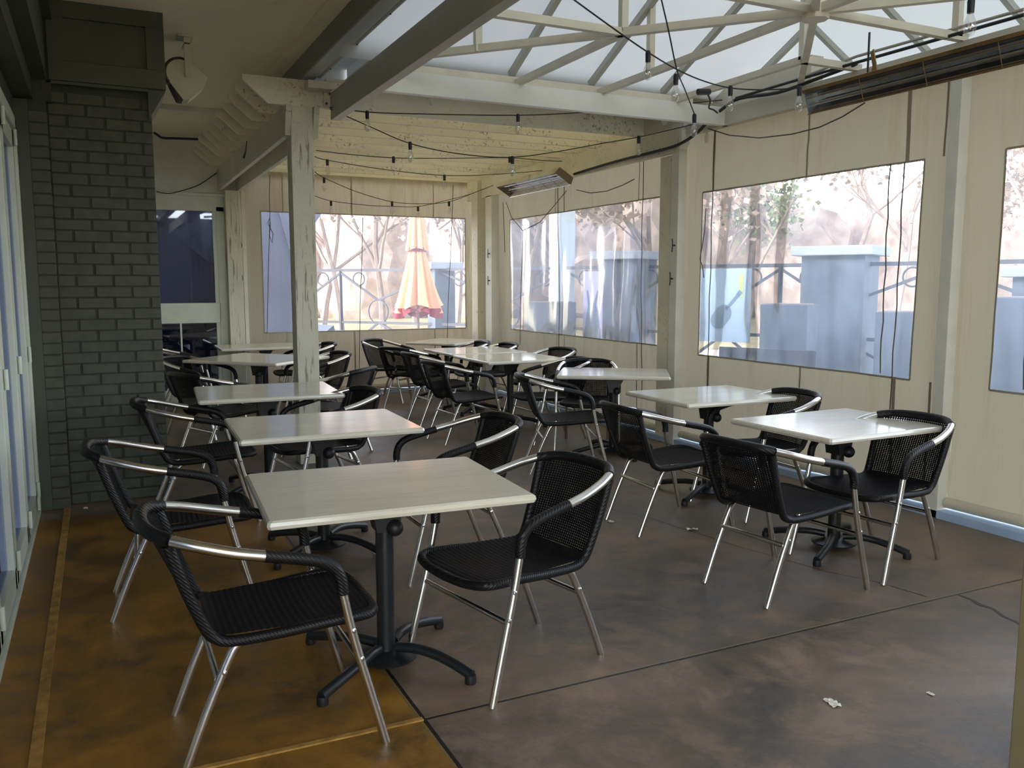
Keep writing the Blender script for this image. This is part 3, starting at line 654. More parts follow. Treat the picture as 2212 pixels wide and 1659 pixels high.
# ------------------------------------------------------------------ chairs
def make_chair():
    root = empty('patio_chair', (0, 0, 0))
    ARM = [(.178, .288, .535), (.176, .289, .575), (.160, .288, .618), (.125, .287, .646), (.07, .286, .664), (0, .285, .680), (-.06, .284, .693)]
    ALU = [(-.06, .284, .693), (-.15, .278, .713), (-.25, .258, .740), (-.325, .228, .760)]
    BK = [(-.325, .228, .760), (-.372, .175, .772), (-.395, .10, .778), (-.402, 0, .780)]
    for s_ in (-1, 1):
        fl = lambda P: [Vector((x, s_*y, z)) for x, y, z in P]
        lg = MB().tube(smooth_pts(fl([(.312, .297, 0), (.262, .292, .19), (.212, .289, .38), (.178, .288, .54)]), 3), .0150, 12).build('leg', 'alu', root, True)
        for z in (.41, .31):
            x = .312-(.312-.178)*z/.54; q = Vector((x, s_*(.288+.0125), z))
            MB().lathe([(.0085, -.002), (.0085, .003), (.004, .006)], 10).build('screw', 'screw', lg, True).matrix_local = Matrix.Translation(q) @ Matrix.Rotation(-s_*PI/2, 4, 'X')
        lg = MB().tube(smooth_pts(fl([(-.315, .205, 0), (-.24, .203, .19), (-.165, .20, .355), (-.14, .20, .39), (-.105, .205, .408)]), 3), .0150, 12).build('leg', 'alu', root, True)
        MB().lathe([(.0085, -.002), (.0085, .003), (.004, .006)], 10).build('screw', 'screw', lg, True).matrix_local = Matrix.Translation(Vector((-.185, s_*.2145, .31))) @ Matrix.Rotation(-s_*PI/2, 4, 'X')
        MB().tube(smooth_pts(fl(ARM), 5), .0200, 14).build('arm_wrap', 'wrap', root, True)
        MB().tube(smooth_pts(fl(ALU), 5), .0180, 14).build('arm_tube', 'alu', root, True)
        MB().tube(fl([(.20, .286, .43), (.20, .235, .43)]), .009, 8).build('seat_bracket', 'alu', root, True)
    bk = smooth_pts(BK, 4); bk = bk + [Vector((p.x, -p.y, p.z)) for p in bk[::-1][1:]]
    MB().tube(bk, .0215, 14).build('back_wrap', 'wrap', root, True)
    half = [(-.335, .222, .745), (-.29, .214, .60), (-.235, .205, .46), (-.205, .203, .422), (-.15, .212, .408), (0, .226, .415), (.15, .236, .428), (.25, .238, .432), (.298, .205, .428), (.318, .12, .42), (.322, 0, .415)]
    hp = smooth_pts(half, 4); rim = hp + [Vector((p.x, -p.y, p.z)) for p in hp[::-1][1:]]
    MB().tube(rim, .0180, 12).build('seat_rim', 'wrap', root, True)
    # back panel
    def bp(u, v):
        yy = (u*2-1); top_y = .225; bot_y = .203; y = yy*(bot_y+(top_y-bot_y)*v)
        xb = -.235-.012*(1-yy*yy); xt = -.335-.062*(1-yy*yy)**.8 if abs(yy) < 1 else -.335
        x = xb+(xt-xb)*v; z = .44+(.77-.44)*v
        return Vector((x, y, z))
    MB().grid(bp, 18, 12).build('backrest', 'weave_back', root, True)
    def sp_(u, v):
        t = u; x = -.225+.535*t; yy = v*2-1
        hw = .203+.035*min(1, t*1.6); 
        if t > .82: hw -= .03*((t-.82)/.18)**2*1.2
        z = .430+.012*t-.016*(1-yy*yy)*(1-abs(2*t-1)**3)-.012*max(0, (t-.85)/.15)**2+.0012*math.sin(x*2*PI/.022)
        if t < .12: z += .02*(1-t/.12)**2
        return Vector((x, yy*hw, z))
    MB().grid(sp_, 96, 12).build('seat', 'weave_seat', root, True)
    MB().tube([(.232, .289, .295), (.232, -.289, .295)], .0110, 10).build('stretcher', 'alu', root, True)
    MB().tube([(-.205, .20, .285), (-.205, -.20, .285)], .0110, 10).build('stretcher', 'alu', root, True)
    return root
CH = [
 (.489, 2.915, -.4, 'black woven armchair nearest the camera at the lower left, left of the nearest table'),
 (1.462, 3.025, 191.6, 'black woven armchair tucked into the right side of the nearest left table'),
 (.315, 4.335, -2.5, 'black woven armchair in the left row just behind the nearest one'),
 (.573, 5.862, -1.8, 'black woven armchair third from the camera in the left row beside the brick pillar'),
 (.93, 7.72, 24, 'black woven armchair seen from behind, left of the wooden post beyond the third left table'),
 (.944, 9.138, -41, 'black woven armchair angled toward the camera at left corner of the diamond turned table'),
 (.93, 10.75, 0, 'black woven armchair right before the dark window at the far left'),
 (1.668, 4.288, 180.3, 'black woven armchair between second left table and the nearest one, facing left'),
 (1.348, 5.827, 188.2, 'black woven armchair right of the wooden post, tucked under the third left table'),
 (1.842, 7.581, 138, 'black woven armchair seen edge on right behind the wooden post, grey back turned to camera'),
 (2.03, 9.12, 190, 'black woven armchair peeking out right of the post at the diamond turned table'),
 (2.28, 10.72, 184, 'black woven armchair hidden mostly by the post at the far left table'),
 (3.213, 7.694, 4.3, 'black woven armchair left of the middle distance table, nearest of the overlapping four'),
 (3.36, 8.75, .8, 'black woven armchair second of the overlapping four left of the middle tables'),
 (3.40, 9.75, 29, 'black woven armchair with loosened open weave, third of the overlapping four'),
 (3.50, 10.80, -50, 'black woven armchair against the back curtain, farthest of the overlapping four'),
 (3.447, 6.101, -20, 'black woven armchair left of the turned table by the wall post, armrests pointing right'),
 (3.993, 7.40, 179.6, 'black woven armchair at the right end of the middle distance table'),
 (4.50, 8.55, 192, 'black woven armchair by the middle curtain behind the middle distance table'),
 (4.14, 6.90, -121, 'black woven armchair facing the camera behind the turned table by the wall post'),
 (3.076, 3.208, 5.9, 'black woven armchair left of the nearest right table, back turned to the camera'),
 (3.822, 3.284, 186.2, 'black woven armchair at the right of the nearest right table beside the curtain'),
 (3.222, 4.387, -3.3, 'black woven armchair left of the second right table, its back showing pinholes of light'),
 (4.014, 4.447, 178.3, 'black woven armchair right of the second right table against the curtain'),
 (4.28, 9.62, 182, 'black woven armchair almost hidden behind the far middle tables near the curtain'),
 (4.12, 10.12, 176, 'black woven armchair behind the turned table in the back corner'),
]
proto = make_chair()
for i, (x, y, a, lab) in enumerate(CH):
    o = proto if i == 0 else copy_tree(proto)
    o.location = (x, y, 0); o.rotation_euler = (0, 0, R(a)); tag(o, lab, 'chair', 'black woven armchairs around the tables')

# ------------------------------------------------------------------ heaters
def heater(E1, E2, y_far, y_near, label, shell, n_bars, cap):
    # E1 / E2: (x, z) of the two long edges of the open face
    a = Vector((E1[0], 0, E1[1])); b_ = Vector((E2[0], 0, E2[1])); mid = (a+b_)/2
    v = (b_-a); wd = v.length; v.normalize(); n = Vector((-v.z, 0, v.x))
    if n.z < 0: n = -n
    ln = y_far-y_near; o = empty('infrared_heater', (mid.x, y_near, mid.z), 0, label, 'heater')
    def Pt(u, h, y): return v*(u*wd)+n*h+Vector((0, y, 0))
    hh = .085
    mb = MB()
    pr = [(-.5, -.004), (-.5, .012), (-.44, hh), (.44, hh), (.5, .012), (.5, -.004), (.47, 0), (.25, hh-.01), (-.25, hh-.01), (-.47, 0)]
    A = [mb.bm.verts.new(Pt(u, h, 0)) for u, h in pr]; B = [mb.bm.verts.new(Pt(u, h, ln)) for u, h in pr]
    for k in range(10): mb.bm.faces.new((A[k], A[(k+1) % 10], B[(k+1) % 10], B[k]))
    mb.build('housing', shell, o)
    mb = MB()
    mb.quad(Pt(-.465, .003, 0), Pt(-.24, hh-.014, 0), Pt(-.24, hh-.014, ln), Pt(-.465, .003, ln)); mb.quad(Pt(.465, .003, 0), Pt(.24, hh-.014, 0), Pt(.24, hh-.014, ln), Pt(.465, .003, ln)); mb.quad(Pt(-.24, hh-.014, 0), Pt(.24, hh-.014, 0), Pt(.24, hh-.014, ln), Pt(-.24, hh-.014, ln))
    mb.build('reflector', 'alu_dark', o)
    for yy in (0, ln-.008):
        mb = MB(); mb.prism([(-.5, 0), (-.44, hh), (.44, hh), (.5, 0)], (0, yy, 0), v*wd, n, (0, .008, 0)); mb.build('end_cap', cap, o)
    for u in (-.18, .12):
        mb = MB(); mb.tube([Pt(u, .045, .06), Pt(u, .045, ln-.06)], .009, 10); mb.build('heating_tube', 'alu_dark', o, True)
    mb = MB()
    for u in (-.38, -.13, .13, .38): mb.tube([Pt(u, .004, .01), Pt(u, .004, ln-.01)], .0022, 5)
    for k in range(1, n_bars): mb.tube([Pt(-.48, .003, ln*k/n_bars), Pt(.48, .003, ln*k/n_bars)], .0022, 5)
    mb.build('guard', 'alu_dark' if shell == 'alu' else 'brown_metal', o)
    if shell != 'alu':
        for ua, ub in ((-.5, -.37), (.47, .5)):
            mb = MB(); mb.prism([(ua, -.012), (ub, -.010), (ub, .004), (ua, .004)], (0, 0, 0), v*wd, n, (0, ln, 0)); mb.build('lip', shell, o)
    return o, Pt, ln, hh
e1 = on(1727, 197, 1, 3.95); e2 = on(1780, 240, 1, 3.80)
hN, PtN, lnN, hhN = heater((e1.x, e1.z), (e2.x, e2.z), 3.92, 1.1, 'long brown infrared heater hanging at the upper right', 'brown_metal', 7, simple('pale_blue_steel_cap', (.35, .42, .52), .35, .6))
for y in (.35+0, lnN-.42):
    MB().prism([(-.03, 0), (.03, 0), (.012, .10), (.03, .17), (.012, .19), (-.012, .10)], PtN(0, hhN-.004, y), (0, 1, 0), (0, 0, 1), (.008, 0, 0)).build('hanger', 'brown_metal', hN)
    MB().tube([PtN(.1, hhN, y+.05), PtN(.1, hhN, y+.05)+Vector((0, 0, .3))], .006, 8).build('rod', 'black_metal', hN)
e1 = on(1077, 403, 1, 10.0); e2 = on(1108, 428, 1, 9.9)
hF, PtF, lnF, hhF = heater((4.60, 2.74), (4.80, 2.62), 9.95, 8.40, 'small bluish infrared heater fixed on the header board at the far corner', 'alu', 6, simple('brown_steel_cap', (.20, .16, .10), .5, .4))
MB().box((.0, lnF*.15, .05), (.13, lnF*.15+.06, .12)).build('wall_bracket', 'brown_metal', hF); MB().box((.0, lnF*.8, .05), (.13, lnF*.8+.06, .12)).build('wall_bracket', 'brown_metal', hF)

# ------------------------------------------------------------------ speaker
sp = empty('outdoor_speaker', (.69, 7.0, CZ), 0, 'cream wedge shaped outdoor speaker hanging on a bracket from the soffit', 'speaker')
s0 = Vector((.69, 7.0, CZ)); cpt = Vector((.645, 7.0, 3.085))-s0
poly = []
for k in range(9):
    a = R(60+k*20); poly.append((cpt.x+.105*math.cos(a), cpt.z+.105*math.sin(a)))
poly = poly[:9]+[(.655-.69, 2.895-CZ), (.70-.69, 2.90-CZ), (.80-.69, 2.99-CZ), (.835-.69, 3.075-CZ)]
MB().prism(poly, (0, -.02, 0), (1, 0, 0), (0, 0, 1), (0, .17, 0)).build('cabinet', 'speaker', sp)
MB().prism([(poly[6][0]-.004, poly[6][1]), (poly[8][0]+.0, poly[8][1]), (.655-.69, 2.895-CZ), (.62-.69, 2.90-CZ)], (0, -.0, 0), (1, 0, 0), (0, 0, 1), (0, .15, 0)).build('grille', 'speaker_grille', sp)
MB().tube([(cpt.x+.108*math.cos(R(70+k*15)), -.012, cpt.z+.108*math.sin(R(70+k*15))) for k in range(11)], .012, 8).build('shell_rim', 'speaker_grille', sp, True)
mb = MB(); mb.box((-.055, -.06, -.012), (.055, .10, 0), bev=.003).box((-.015, -.045, -.30), (.030, -.036, -.01), bev=.003).box((-.015, -.045, -.06), (.03, .13, -.052)); mb.build('bracket', 'speaker', sp)
MB().tube([(.008, -.05, -.275), (.008, -.03, -.275)], .016, 14).build('knob', 'speaker', sp, True)
tag(MB().tube(smooth_pts([on(x, y, 1, 9.4) for x, y in ((332, 286), (342, 293), (352, 298), (380, 299), (428, 301))], 4), .012, 8).build('ceiling_cable', 'cable', None, True), 'black cable on the wall below the speaker', 'cable')
tag(MB().tube(smooth_pts([on(x, y, 1, BY-.03) for x, y in ((338, 414), (365, 418), (400, 410), (432, 398), (470, 372))], 4), .006, 6).build('ceiling_cable', 'cable', None, True), 'thin cable looping over the white window', 'cable')
tag(MB().tube([on(x, y, 0, 1.44) for x, y in ((533, 305), (531, 325), (527, 340))], [.004, .004, .014], 8).build('hanging_lead', 'black_plastic'), 'short black lead hanging over the left header board', 'cable')

# ------------------------------------------------------------------ string lights
def bulb(parent, p, k=1.15):
    k = 1.15
    o = MB().lathe([(.013*k, -.045*k), (.014*k, 0), (.010*k, .012*k)], 12).build('socket', 'black_plastic', parent, True, Vector(p)-parent.location)
    MB().lathe([(.002*k, -.135*k), (.014*k, -.130*k), (.023*k, -.112*k), (.0255*k, -.095*k), (.021*k, -.075*k), (.013*k, -.055*k), (.0115*k, -.044*k)], 14).build('bulb', 'bulb_glass', o, True)
def strand(label, a, b_, pts, bulbs, k=1.0):
    P = [onp(x, y, a, b_) for x, y in pts]
    o = empty('string_lights', P[0], 0, label, 'string lights', 'cafe string lights')
    MB().tube([q-P[0] for q in smooth_pts(P, 5)], .0045, 6).build('cable', 'cable', o, True)
    for x, y in bulbs: bulb(o, onp(x, y, a, b_), k)
    return o
def strandd(label, pts, bulbs):
    P = [CAMP+ray(x, y)*d for x, y, d in pts]
    o = empty('string_lights', P[0], 0, label, 'string lights', 'cafe string lights')
    MB().tube([q-P[0] for q in smooth_pts(P, 5)], .0045, 6).build('cable', 'cable', o, True)
    for x, y, d in bulbs: bulb(o, CAMP+ray(x, y)*d)
    return o
strand('string lights running almost level from the wooden post to the right corner', (1.75, 7.12), (4.85, 6.05), [(712, 232), (793, 242), (900, 246), (1119, 249), (1270, 242), (1436, 228), (1500, 222), (1560, 216)], [(793, 243), (1119, 250), (1436, 230)])
strand('string lights dipping from the wooden post over the rafters to the right corner', (1.75, 7.13), (4.80, 6.35), [(712, 235), (800, 274), (886, 310), (990, 332), (1100, 340), (1200, 328), (1300, 310), (1380, 296), (1450, 280), (1525, 262)], [(886, 310), (1107, 341), (1380, 297), (1500, 250), (1529, 272)])
strand('string lights passing level below the rafters toward the small heater', (1.75, 8.3), (4.75, 8.7), [(683, 325), (760, 334), (850, 341), (960, 342), (1100, 341), (1180, 347), (1275, 350)], [(850, 341), (1101, 341), (1275, 352)])
strand('string lights sagging behind the post ending above the small heater', (1.75, 9.3), (4.75, 9.2), [(680, 338), (707, 346), (830, 366), (960, 379), (1080, 376), (1197, 366)], [(707, 347), (960, 380), (1197, 370)])
strand('string lights sagging in front of the back curtain, upper of two', (1.75, 10.4), (4.82, 10.6), [(680, 371), (700, 384), (770, 414), (847, 436), (910, 440), (970, 436), (1030, 414), (1066, 400)], [(700, 386), (847, 437), (970, 437)])
strand('string lights sagging in front of the back curtain, lower of two', (1.75, 11.2), (4.82, 11.1), [(680, 423), (715, 434), (790, 443), (850, 446), (903, 446), (960, 434), (1020, 418), (1066, 400)], [(715, 436), (903, 448)])
strandd('string lights hanging under the canopy frame from the top centre', [(1235, -4, 4.6), (1330, 65, 4.8), (1400, 113, 5.0), (1462, 150, 5.3), (1520, 175, 5.5), (1578, 190, 5.7), (1650, 194, 5.7), (1727, 190, 5.6)], [(1400, 115, 5.0), (1578, 190, 5.7), (1727, 190, 5.6)])
strandd('string lights dropping steeply from the top edge to the right corner', [(1428, -4, 4.6), (1445, 70, 5.0), (1462, 150, 5.3), (1480, 195, 5.9), (1500, 246, 6.3)], [(1460, 165, 5.3), (1500, 250, 6.3)])
o = strand('string lights cable with the single bulb at the upper right edge', (3.2, 2.9), (3.9, 2.5), [(1990, -20), (2098, -2), (2230, -30)], [(2098, 2)])

# ------------------------------------------------------------------ litter and crack
random.seed(11)
for k, (x, y, s_, lab) in enumerate(((2.351, 2.156, .045, 'crumpled white paper scrap on the open floor at the lower right'), (2.914, 4.543, .035, 'small folded paper beside the leg of the second right chair'), (3.274, 4.171, .05, 'cream paper wad under the foot of the second right table'), (1.001, 3.706, .04, 'tan paper scrap behind the nearest chair leg'), (2.737, 2.047, .02, 'tiny paper fleck far right on the floor'), (-.144, 6.40, .03, 'white scrap on the ochre floor before the brick pillar'))):
    mb = MB()
    def fn(u, v): return Vector(((u-.5)*s_*1.4, (v-.5)*s_*.8, .0015+.35*s_*abs(noise.noise(Vector((u*3+k, v*3, k*2.2))))))
    mb.grid(fn, 6, 5); o = mb.build('paper_scrap', 'paper'); o.location = (x, y, .001); o.rotation_euler = (0, 0, random.uniform(0, 3)); tag(o, lab, 'litter', 'paper scraps on the floor')
cr = [(3.761, 2.694), (3.76, 2.62), (3.735, 2.56), (3.745, 2.50), (3.70, 2.42), (3.69, 2.35), (3.66, 2.29), (3.655, 2.20), (3.62, 2.1)]
mb = MB(); wv = [.005, .009, .015, .009, .010, .008, .012, .008, .005]; prev = None
for (x, y), w_ in zip(cr, wv):
    a = mb.bm.verts.new((x-w_, y, .0012)); b_ = mb.bm.verts.new((x+w_, y, .0012))
    if prev: mb.bm.faces.new((prev[0], prev[1], b_, a))
    prev = (a, b_)
tag(mb.build('trim_8', 'black_plastic'), 'jagged crack in the concrete at the right', 'crack', None, 'structure')
cr = [(3.0, 4.95), (3.08, 4.85), (3.12, 4.7), (3.2, 4.55), (3.22, 4.3), (3.27, 4.05), (3.3, 3.8), (3.38, 3.5), (3.43, 3.25), (3.55, 3.0), (3.6, 2.74)]
mb = MB(); prev = None
for (x, y) in cr:
    a = mb.bm.verts.new((x-.003, y, .0012)); b_ = mb.bm.verts.new((x+.003, y, .0012))
    if prev: mb.bm.faces.new((prev[0], prev[1], b_, a))
    prev = (a, b_)
tag(mb.build('trim_9', 'black_plastic'), 'hairline crack wandering between the right chairs', 'crack', None, 'structure')

# ------------------------------------------------------------------ outside
struct(MB().box((-30, -30, -.30), (90, 90, -.20)), 'ground', 'lawn', 'pale dry lawn beyond the patio', 'ground')
struct(MB().box((1.4, BY+.15, -.20), (16, 17, -.12)).box((WX+.13, -3, -.20), (12, BY+.15, -.12)), 'terrace', 'paving', 'pale sunlit paving outside the curtains', 'paving')
def pillar(x, y, w_, zt_, rz, label):
    o = empty('stone_pillar', (x, y, -.12), rz, label, 'pillar', 'stone pillars along the street fence')
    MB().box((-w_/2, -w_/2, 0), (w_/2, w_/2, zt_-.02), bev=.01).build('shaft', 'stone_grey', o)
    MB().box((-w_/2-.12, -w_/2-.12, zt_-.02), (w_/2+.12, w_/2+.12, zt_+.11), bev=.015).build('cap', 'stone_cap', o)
def gpt(px, D): t = (px-1106)/FPX; return (D*(.4335+.9*t), D*(.894-.436*t))
FY = [gpt(520, 18.5), gpt(820, 17.3), gpt(1100, 15.9), gpt(1350, 14.4), gpt(1805, 12.4), gpt(2300, 10.2), gpt(2800, 8.4)]
rzf = math.atan2(FY[4][1]-FY[3][1], FY[4][0]-FY[3][0])
x, y = gpt(1805, 12.4); pillar(x, y, .86, 2.06, rzf, 'broad grey stone pillar in the centre of the large right window')
x, y = gpt(1352, 14.3); pillar(x, y, .72, 2.06, rzf, 'grey stone pillar in the middle clear window')
x, y = gpt(2260, 10.6); pillar(x, y, .8, 1.75, rzf, 'grey stone pillar cut off at the right edge window')
x, y = gpt(955, 16.8); pillar(x, y, .42, 1.95, 0, 'pale slim pillar right of the orange umbrella')
x, y = gpt(1212, 15.3); tag(MB().box((-.17, -.17, 0), (.17, .17, 5), bev=.01).build('street_pole', simple('pale_blue_column', (.62, .70, .74), .6), None, False, (x, y, -.2)), 'tall pale blue column seen through the middle clear window', 'column')
def block(px, D, w_, h, d_, label, cat='planter'):
    x, y = gpt(px, D); o = empty('planter_box', (x, y, -.12), rzf, label, cat)
    MB().box((-w_/2, -d_/2, 0), (w_/2, d_/2, h), bev=.012).build('body', 'stone_grey', o); MB().box((-w_/2+.05, -d_/2+.05, h), (w_/2-.05, d_/2-.05, h+.01)).build('soil', 'bark', o)
block(1700, 11.4, .62, 1.38, .5, 'square grey planter left of the broad stone pillar')
block(1950, 10.8, .62, 1.30, .5, 'square grey planter right of the broad stone pillar')
block(1190, 13.6, .62, 1.36, .5, 'square grey planter left in the middle clear window')
block(2215, 9.4, 1.0, 1.5, .5, 'grey planter block in the window at the right edge')
# fence: rail, posts, diagonal braces and rings
fn_ = empty('iron_fence', (FY[2][0], FY[2][1], -.12), 0, 'dark wrought iron fence with diagonal bars and rings beyond the patio', 'fence')
f0 = Vector((FY[2][0], FY[2][1], -.12))
for i, (a, b_) in enumerate(zip(FY, FY[1:])):
    A = Vector((*a, 0)); B = Vector((*b_, 0)); 
    MB().bar(A+Vector((0, 0, 1.80))-f0, B+Vector((0, 0, 1.80))-f0, .05, .055).build('top_rail', 'iron', fn_)
    MB().bar(A+Vector((0, 0, .75))-f0, B+Vector((0, 0, .75))-f0, .04, .05).build('lower_rail', 'iron', fn_)
    n = max(1, int((B-A).length/1.55))
    for k in range(n):
        p0 = A.lerp(B, k/n); p1 = A.lerp(B, (k+1)/n); pm = (p0+p1)/2; dirv = (p1-p0).normalized()
        MB().bar(pm+Vector((0, 0, 0))-f0, pm+Vector((0, 0, 1.8))-f0, .05, .05).build('fence_post', 'iron', fn_)
        mb = MB(); 
        mb.bar(pm+Vector((0, 0, 1.75))-f0, p0+Vector((0, 0, 1.20))-f0, .035, .04); mb.bar(pm+Vector((0, 0, 1.75))-f0, p1+Vector((0, 0, 1.20))-f0, .035, .04)
        mb.bar(pm+Vector((0, 0, .1))-f0, p0+Vector((0, 0, .75))-f0, .035, .04); mb.bar(pm+Vector((0, 0, .1))-f0, p1+Vector((0, 0, .75))-f0, .035, .04)
        mb.build('brace', 'iron', fn_)
        for cc, rr in ((p0+Vector((0, 0, .97)), .24), (pm+dirv*.42+Vector((0, 0, 1.62)), .13), (pm-dirv*.42+Vector((0, 0, 1.62)), .13)):
            MB().tube([cc-f0+dirv*(rr*math.cos(2*PI*j/20))+Vector((0, 0, rr*math.sin(2*PI*j/20))) for j in range(20)], .014, 6, closed=True).build('ring', 'iron', fn_, True)
# banners
x, y = gpt(1558, 12.9); bn = empty('fence_banner', (x, y, -.12), rzf, 'pale blue banner with a dark guitar shape hanging on the fence', 'banner')
MB().box((-.42, -.01, .78), (.42, .01, 1.87)).build('cloth', 'banner_blue', bn)
mb = MB(); gp = []
for k in range(28):
    a = 2*PI*k/28; r_ = .155*(1+.22*math.cos(2*a)); gp.append((r_*math.cos(a+.9)-.03, r_*1.05*math.sin(a+.9)+1.16))
mb.prism(gp, (0, -.016, 0), (1, 0, 0), (0, 0, 1), (0, .004, 0)); mb.bar((.04, -.014, 1.26), (.24, -.014, 1.50), .004, .045, Vector((-.7, 0, .7))); mb.bar((.22, -.014, 1.475), (.27, -.014, 1.54), .004, .065, Vector((-.7, 0, .7))); mb.build('guitar_print', 'banner_dark', bn)
MB().box((.24, -.013, 1.45), (.30, -.011, 1.80)).build('side_print', 'banner_green', bn)
x, y = gpt(1279, 13.4); bn = empty('fence_banner', (x, y, -.12), rzf, 'lilac banner with a dark silhouette hanging on the fence in the middle window', 'banner')
MB().box((-.17, -.01, .65), (.17, .01, 1.84)).build('cloth', 'banner_purple', bn)
MB().prism([(-.17, .66), (.15, .66), (.13, .95), (.10, 1.2), (.06, 1.32), (.115, 1.55), (.09, 1.55), (.02, 1.36), (-.05, 1.36), (-.085, 1.55), (-.11, 1.54), (-.08, 1.3), (-.12, 1.05)], (0, -.016, 0), (1, 0, 0), (0, 0, 1), (0, .004, 0)).build('silhouette_print', 'banner_dark', bn)
# fixed outdoor benches (dark frames under the windows)
def bench(px, D, label):
    x, y = gpt(px, D); o = empty('outdoor_bench', (x, y, -.12), rzf, label, 'bench')
    for sx in (-.55, .55): MB().box((sx-.03, -.22, 0), (sx+.03, .22, .46)).build('leg', 'iron', o)
    MB().box((-.6, -.24, .46), (.6, .24, .50), bev=.01).build('seat', 'iron', o); MB().box((-.6, .20, .62), (.6, .24, .86), bev=.01).build('backrest', 'iron', o)
    for sx in (-.55, .55): MB().box((sx-.02, .20, .46), (sx+.02, .24, .86)).build('post', 'iron', o)
bench(1640, 10.3, 'dark iron bench outside the large right window')
bench(1290, 11.6, 'dark iron bench outside the middle clear window')
# orange umbrella, closed
x, y = gpt(905, 14.2); um = empty('closed_umbrella', (x, y, -.12), 0, 'closed orange market umbrella outside the back window', 'umbrella')
MB().lathe([(.022, .05), (.022, 3.5), (.01, 3.62)], 12).build('pole', 'bark', um, True); MB().lathe([(.28, 0), (.28, .06), (.05, .09), (.04, .35)], 24).build('base', 'iron', um, True)
def ufold(z0, z1, r0, r1, name, n=96, m=20, ph=0, wavy=.0):
    mb = MB()
    def fnn(u, v):
        a = 2*PI*u; rr = r0+(r1-r0)*v**.8; z = z0+(z1-z0)*v + wavy*(1-v)**3*math.sin(3*a+1)
        f = 1+.16*(1-v*.4)*math.cos(8*a+ph+.6*v)+.06*math.cos(17*a); return Vector((rr*f*math.cos(a), rr*f*math.sin(a), z))
    mb.grid(fnn, n, m); bmesh.ops.remove_doubles(mb.bm, verts=mb.bm.verts, dist=1e-4); return mb.build(name, 'orange', um, True)
ufold(1.24, 2.20, .37, .12, 'lower_canopy', wavy=.07); ufold(2.20, 3.55, .18, .03, 'upper_canopy', wavy=.02)
hm = ufold(1.15, 1.25, .375, .365, 'hem_flap', m=3, wavy=.07); hm.data.materials.clear(); hm.data.materials.append(M['maroon'])
MB().lathe([(.15, 2.17), (.165, 2.20), (.15, 2.24)], 24).build('strap', 'maroon', um, True)
# lantern on the slim pillar
x, y = gpt(945, 17.0); ln_ = empty('pillar_lantern', (x, y, 1.95), 0, 'white lantern on top of the slim pillar beside the umbrella', 'lantern')
MB().lathe([(.06, 0), (.05, .12), (.12, .14), (.12, .16)], 16).build('stem', 'lamp_white', ln_); MB().lathe([(.13, .16), (.15, .50)], 16).build('glass_body', 'lamp_white', ln_); MB().lathe([(.21, .50), (.05, .62), (.02, .68)], 16).build('cap', 'lamp_white', ln_)
# neighbouring structure at left of the back window
nb = empty('tent_annex', (2.0, 14.3, -.2), 0, 'slate blue tent annex wall outside the back window on the left', 'annex')
MB().box((-1.6, 0, 0), (.95, .06, 3.6)).build('side_wall', 'hull', nb)
MB().prism([(.55, 3.6), (1.9, 3.6), (.95, 2.2), (.95, 2.0)], (0, -.05, 0), (1, 0, 0), (0, 0, 1), (0, .10, 0)).build('gusset', 'hull', nb)
x, y = gpt(700, 14.4); st = empty('stacked_furniture', (x, y, -.12), R(20), 'covered stack of folded furniture in shade outside the back window', 'furniture')
MB().prism([(-.38, 0), (.55, 0), (.45, .45), (.5, .85), (.28, .70), (.22, .95), (.0, .8), (-.3, .75)], (0, 0, 0), (1, 0, 0), (0, 0, 1), (0, .5, 0)).build('cover', 'hull', st)
# trees
def tree(x, y, h, sd, label, mat='bark', lean=0, foliage=None, dens=0):
    rnd = random.Random(sd); o = empty('bare_tree', (x, y, -.2), 0, label, 'tree', 'bare winter trees beyond the fence')
    mb = MB(); tips = []
    def grow(p, d, l, r_, lv):
        n = 4; pts = [p]; rs = [r_]; q = p.copy(); dd = d.copy()
        for k in range(n):
            dd = (dd+Vector((rnd.uniform(-1, 1), rnd.uniform(-1, 1), rnd.uniform(-.3, .5)))*.16).normalized(); q = q+dd*(l/n); pts.append(q.copy()); rs.append(r_*(1-.45*(k+1)/n))
        mb.tube(pts, rs, 6 if lv < 2 else 4, caps=False); tips.append((pts[-1].copy(), lv))
        if lv < 4:
            for k in range(3 if lv < 3 else 2):
                i = rnd.randint(2, n); a = rnd.uniform(0, 2*PI); sp_2 = rnd.uniform(.5, .95)
                nd = (dd*math.cos(sp_2)+(Vector((math.cos(a), math.sin(a), .15)))*math.sin(sp_2)).normalized()
                grow(pts[i], nd, l*rnd.uniform(.58, .78), rs[i]*.66, lv+1)
    grow(Vector((0, 0, 0)), Vector((lean, 0, 1)).normalized(), h*.36, h*.012, 0)
    mb.build('branches', mat, o, True)
    if foliage:
        mf = MB()
        for t, lv in tips:
            if lv < 2: continue
            for _ in range(dens):
                c = t+Vector([rnd.gauss(0, h*.045) for _ in range(3)]); a = Vector([rnd.uniform(-1, 1) for _ in range(3)]).normalized(); b2 = a.cross(Vector([rnd.uniform(-1, 1) for _ in range(3)])).normalized(); s2 = h*rnd.uniform(.003, .009)
                mf.quad(c-a*s2-b2*s2, c+a*s2-b2*s2, c+a*s2+b2*s2, c-a*s2+b2*s2)
        mf.build('foliage', foliage, o)
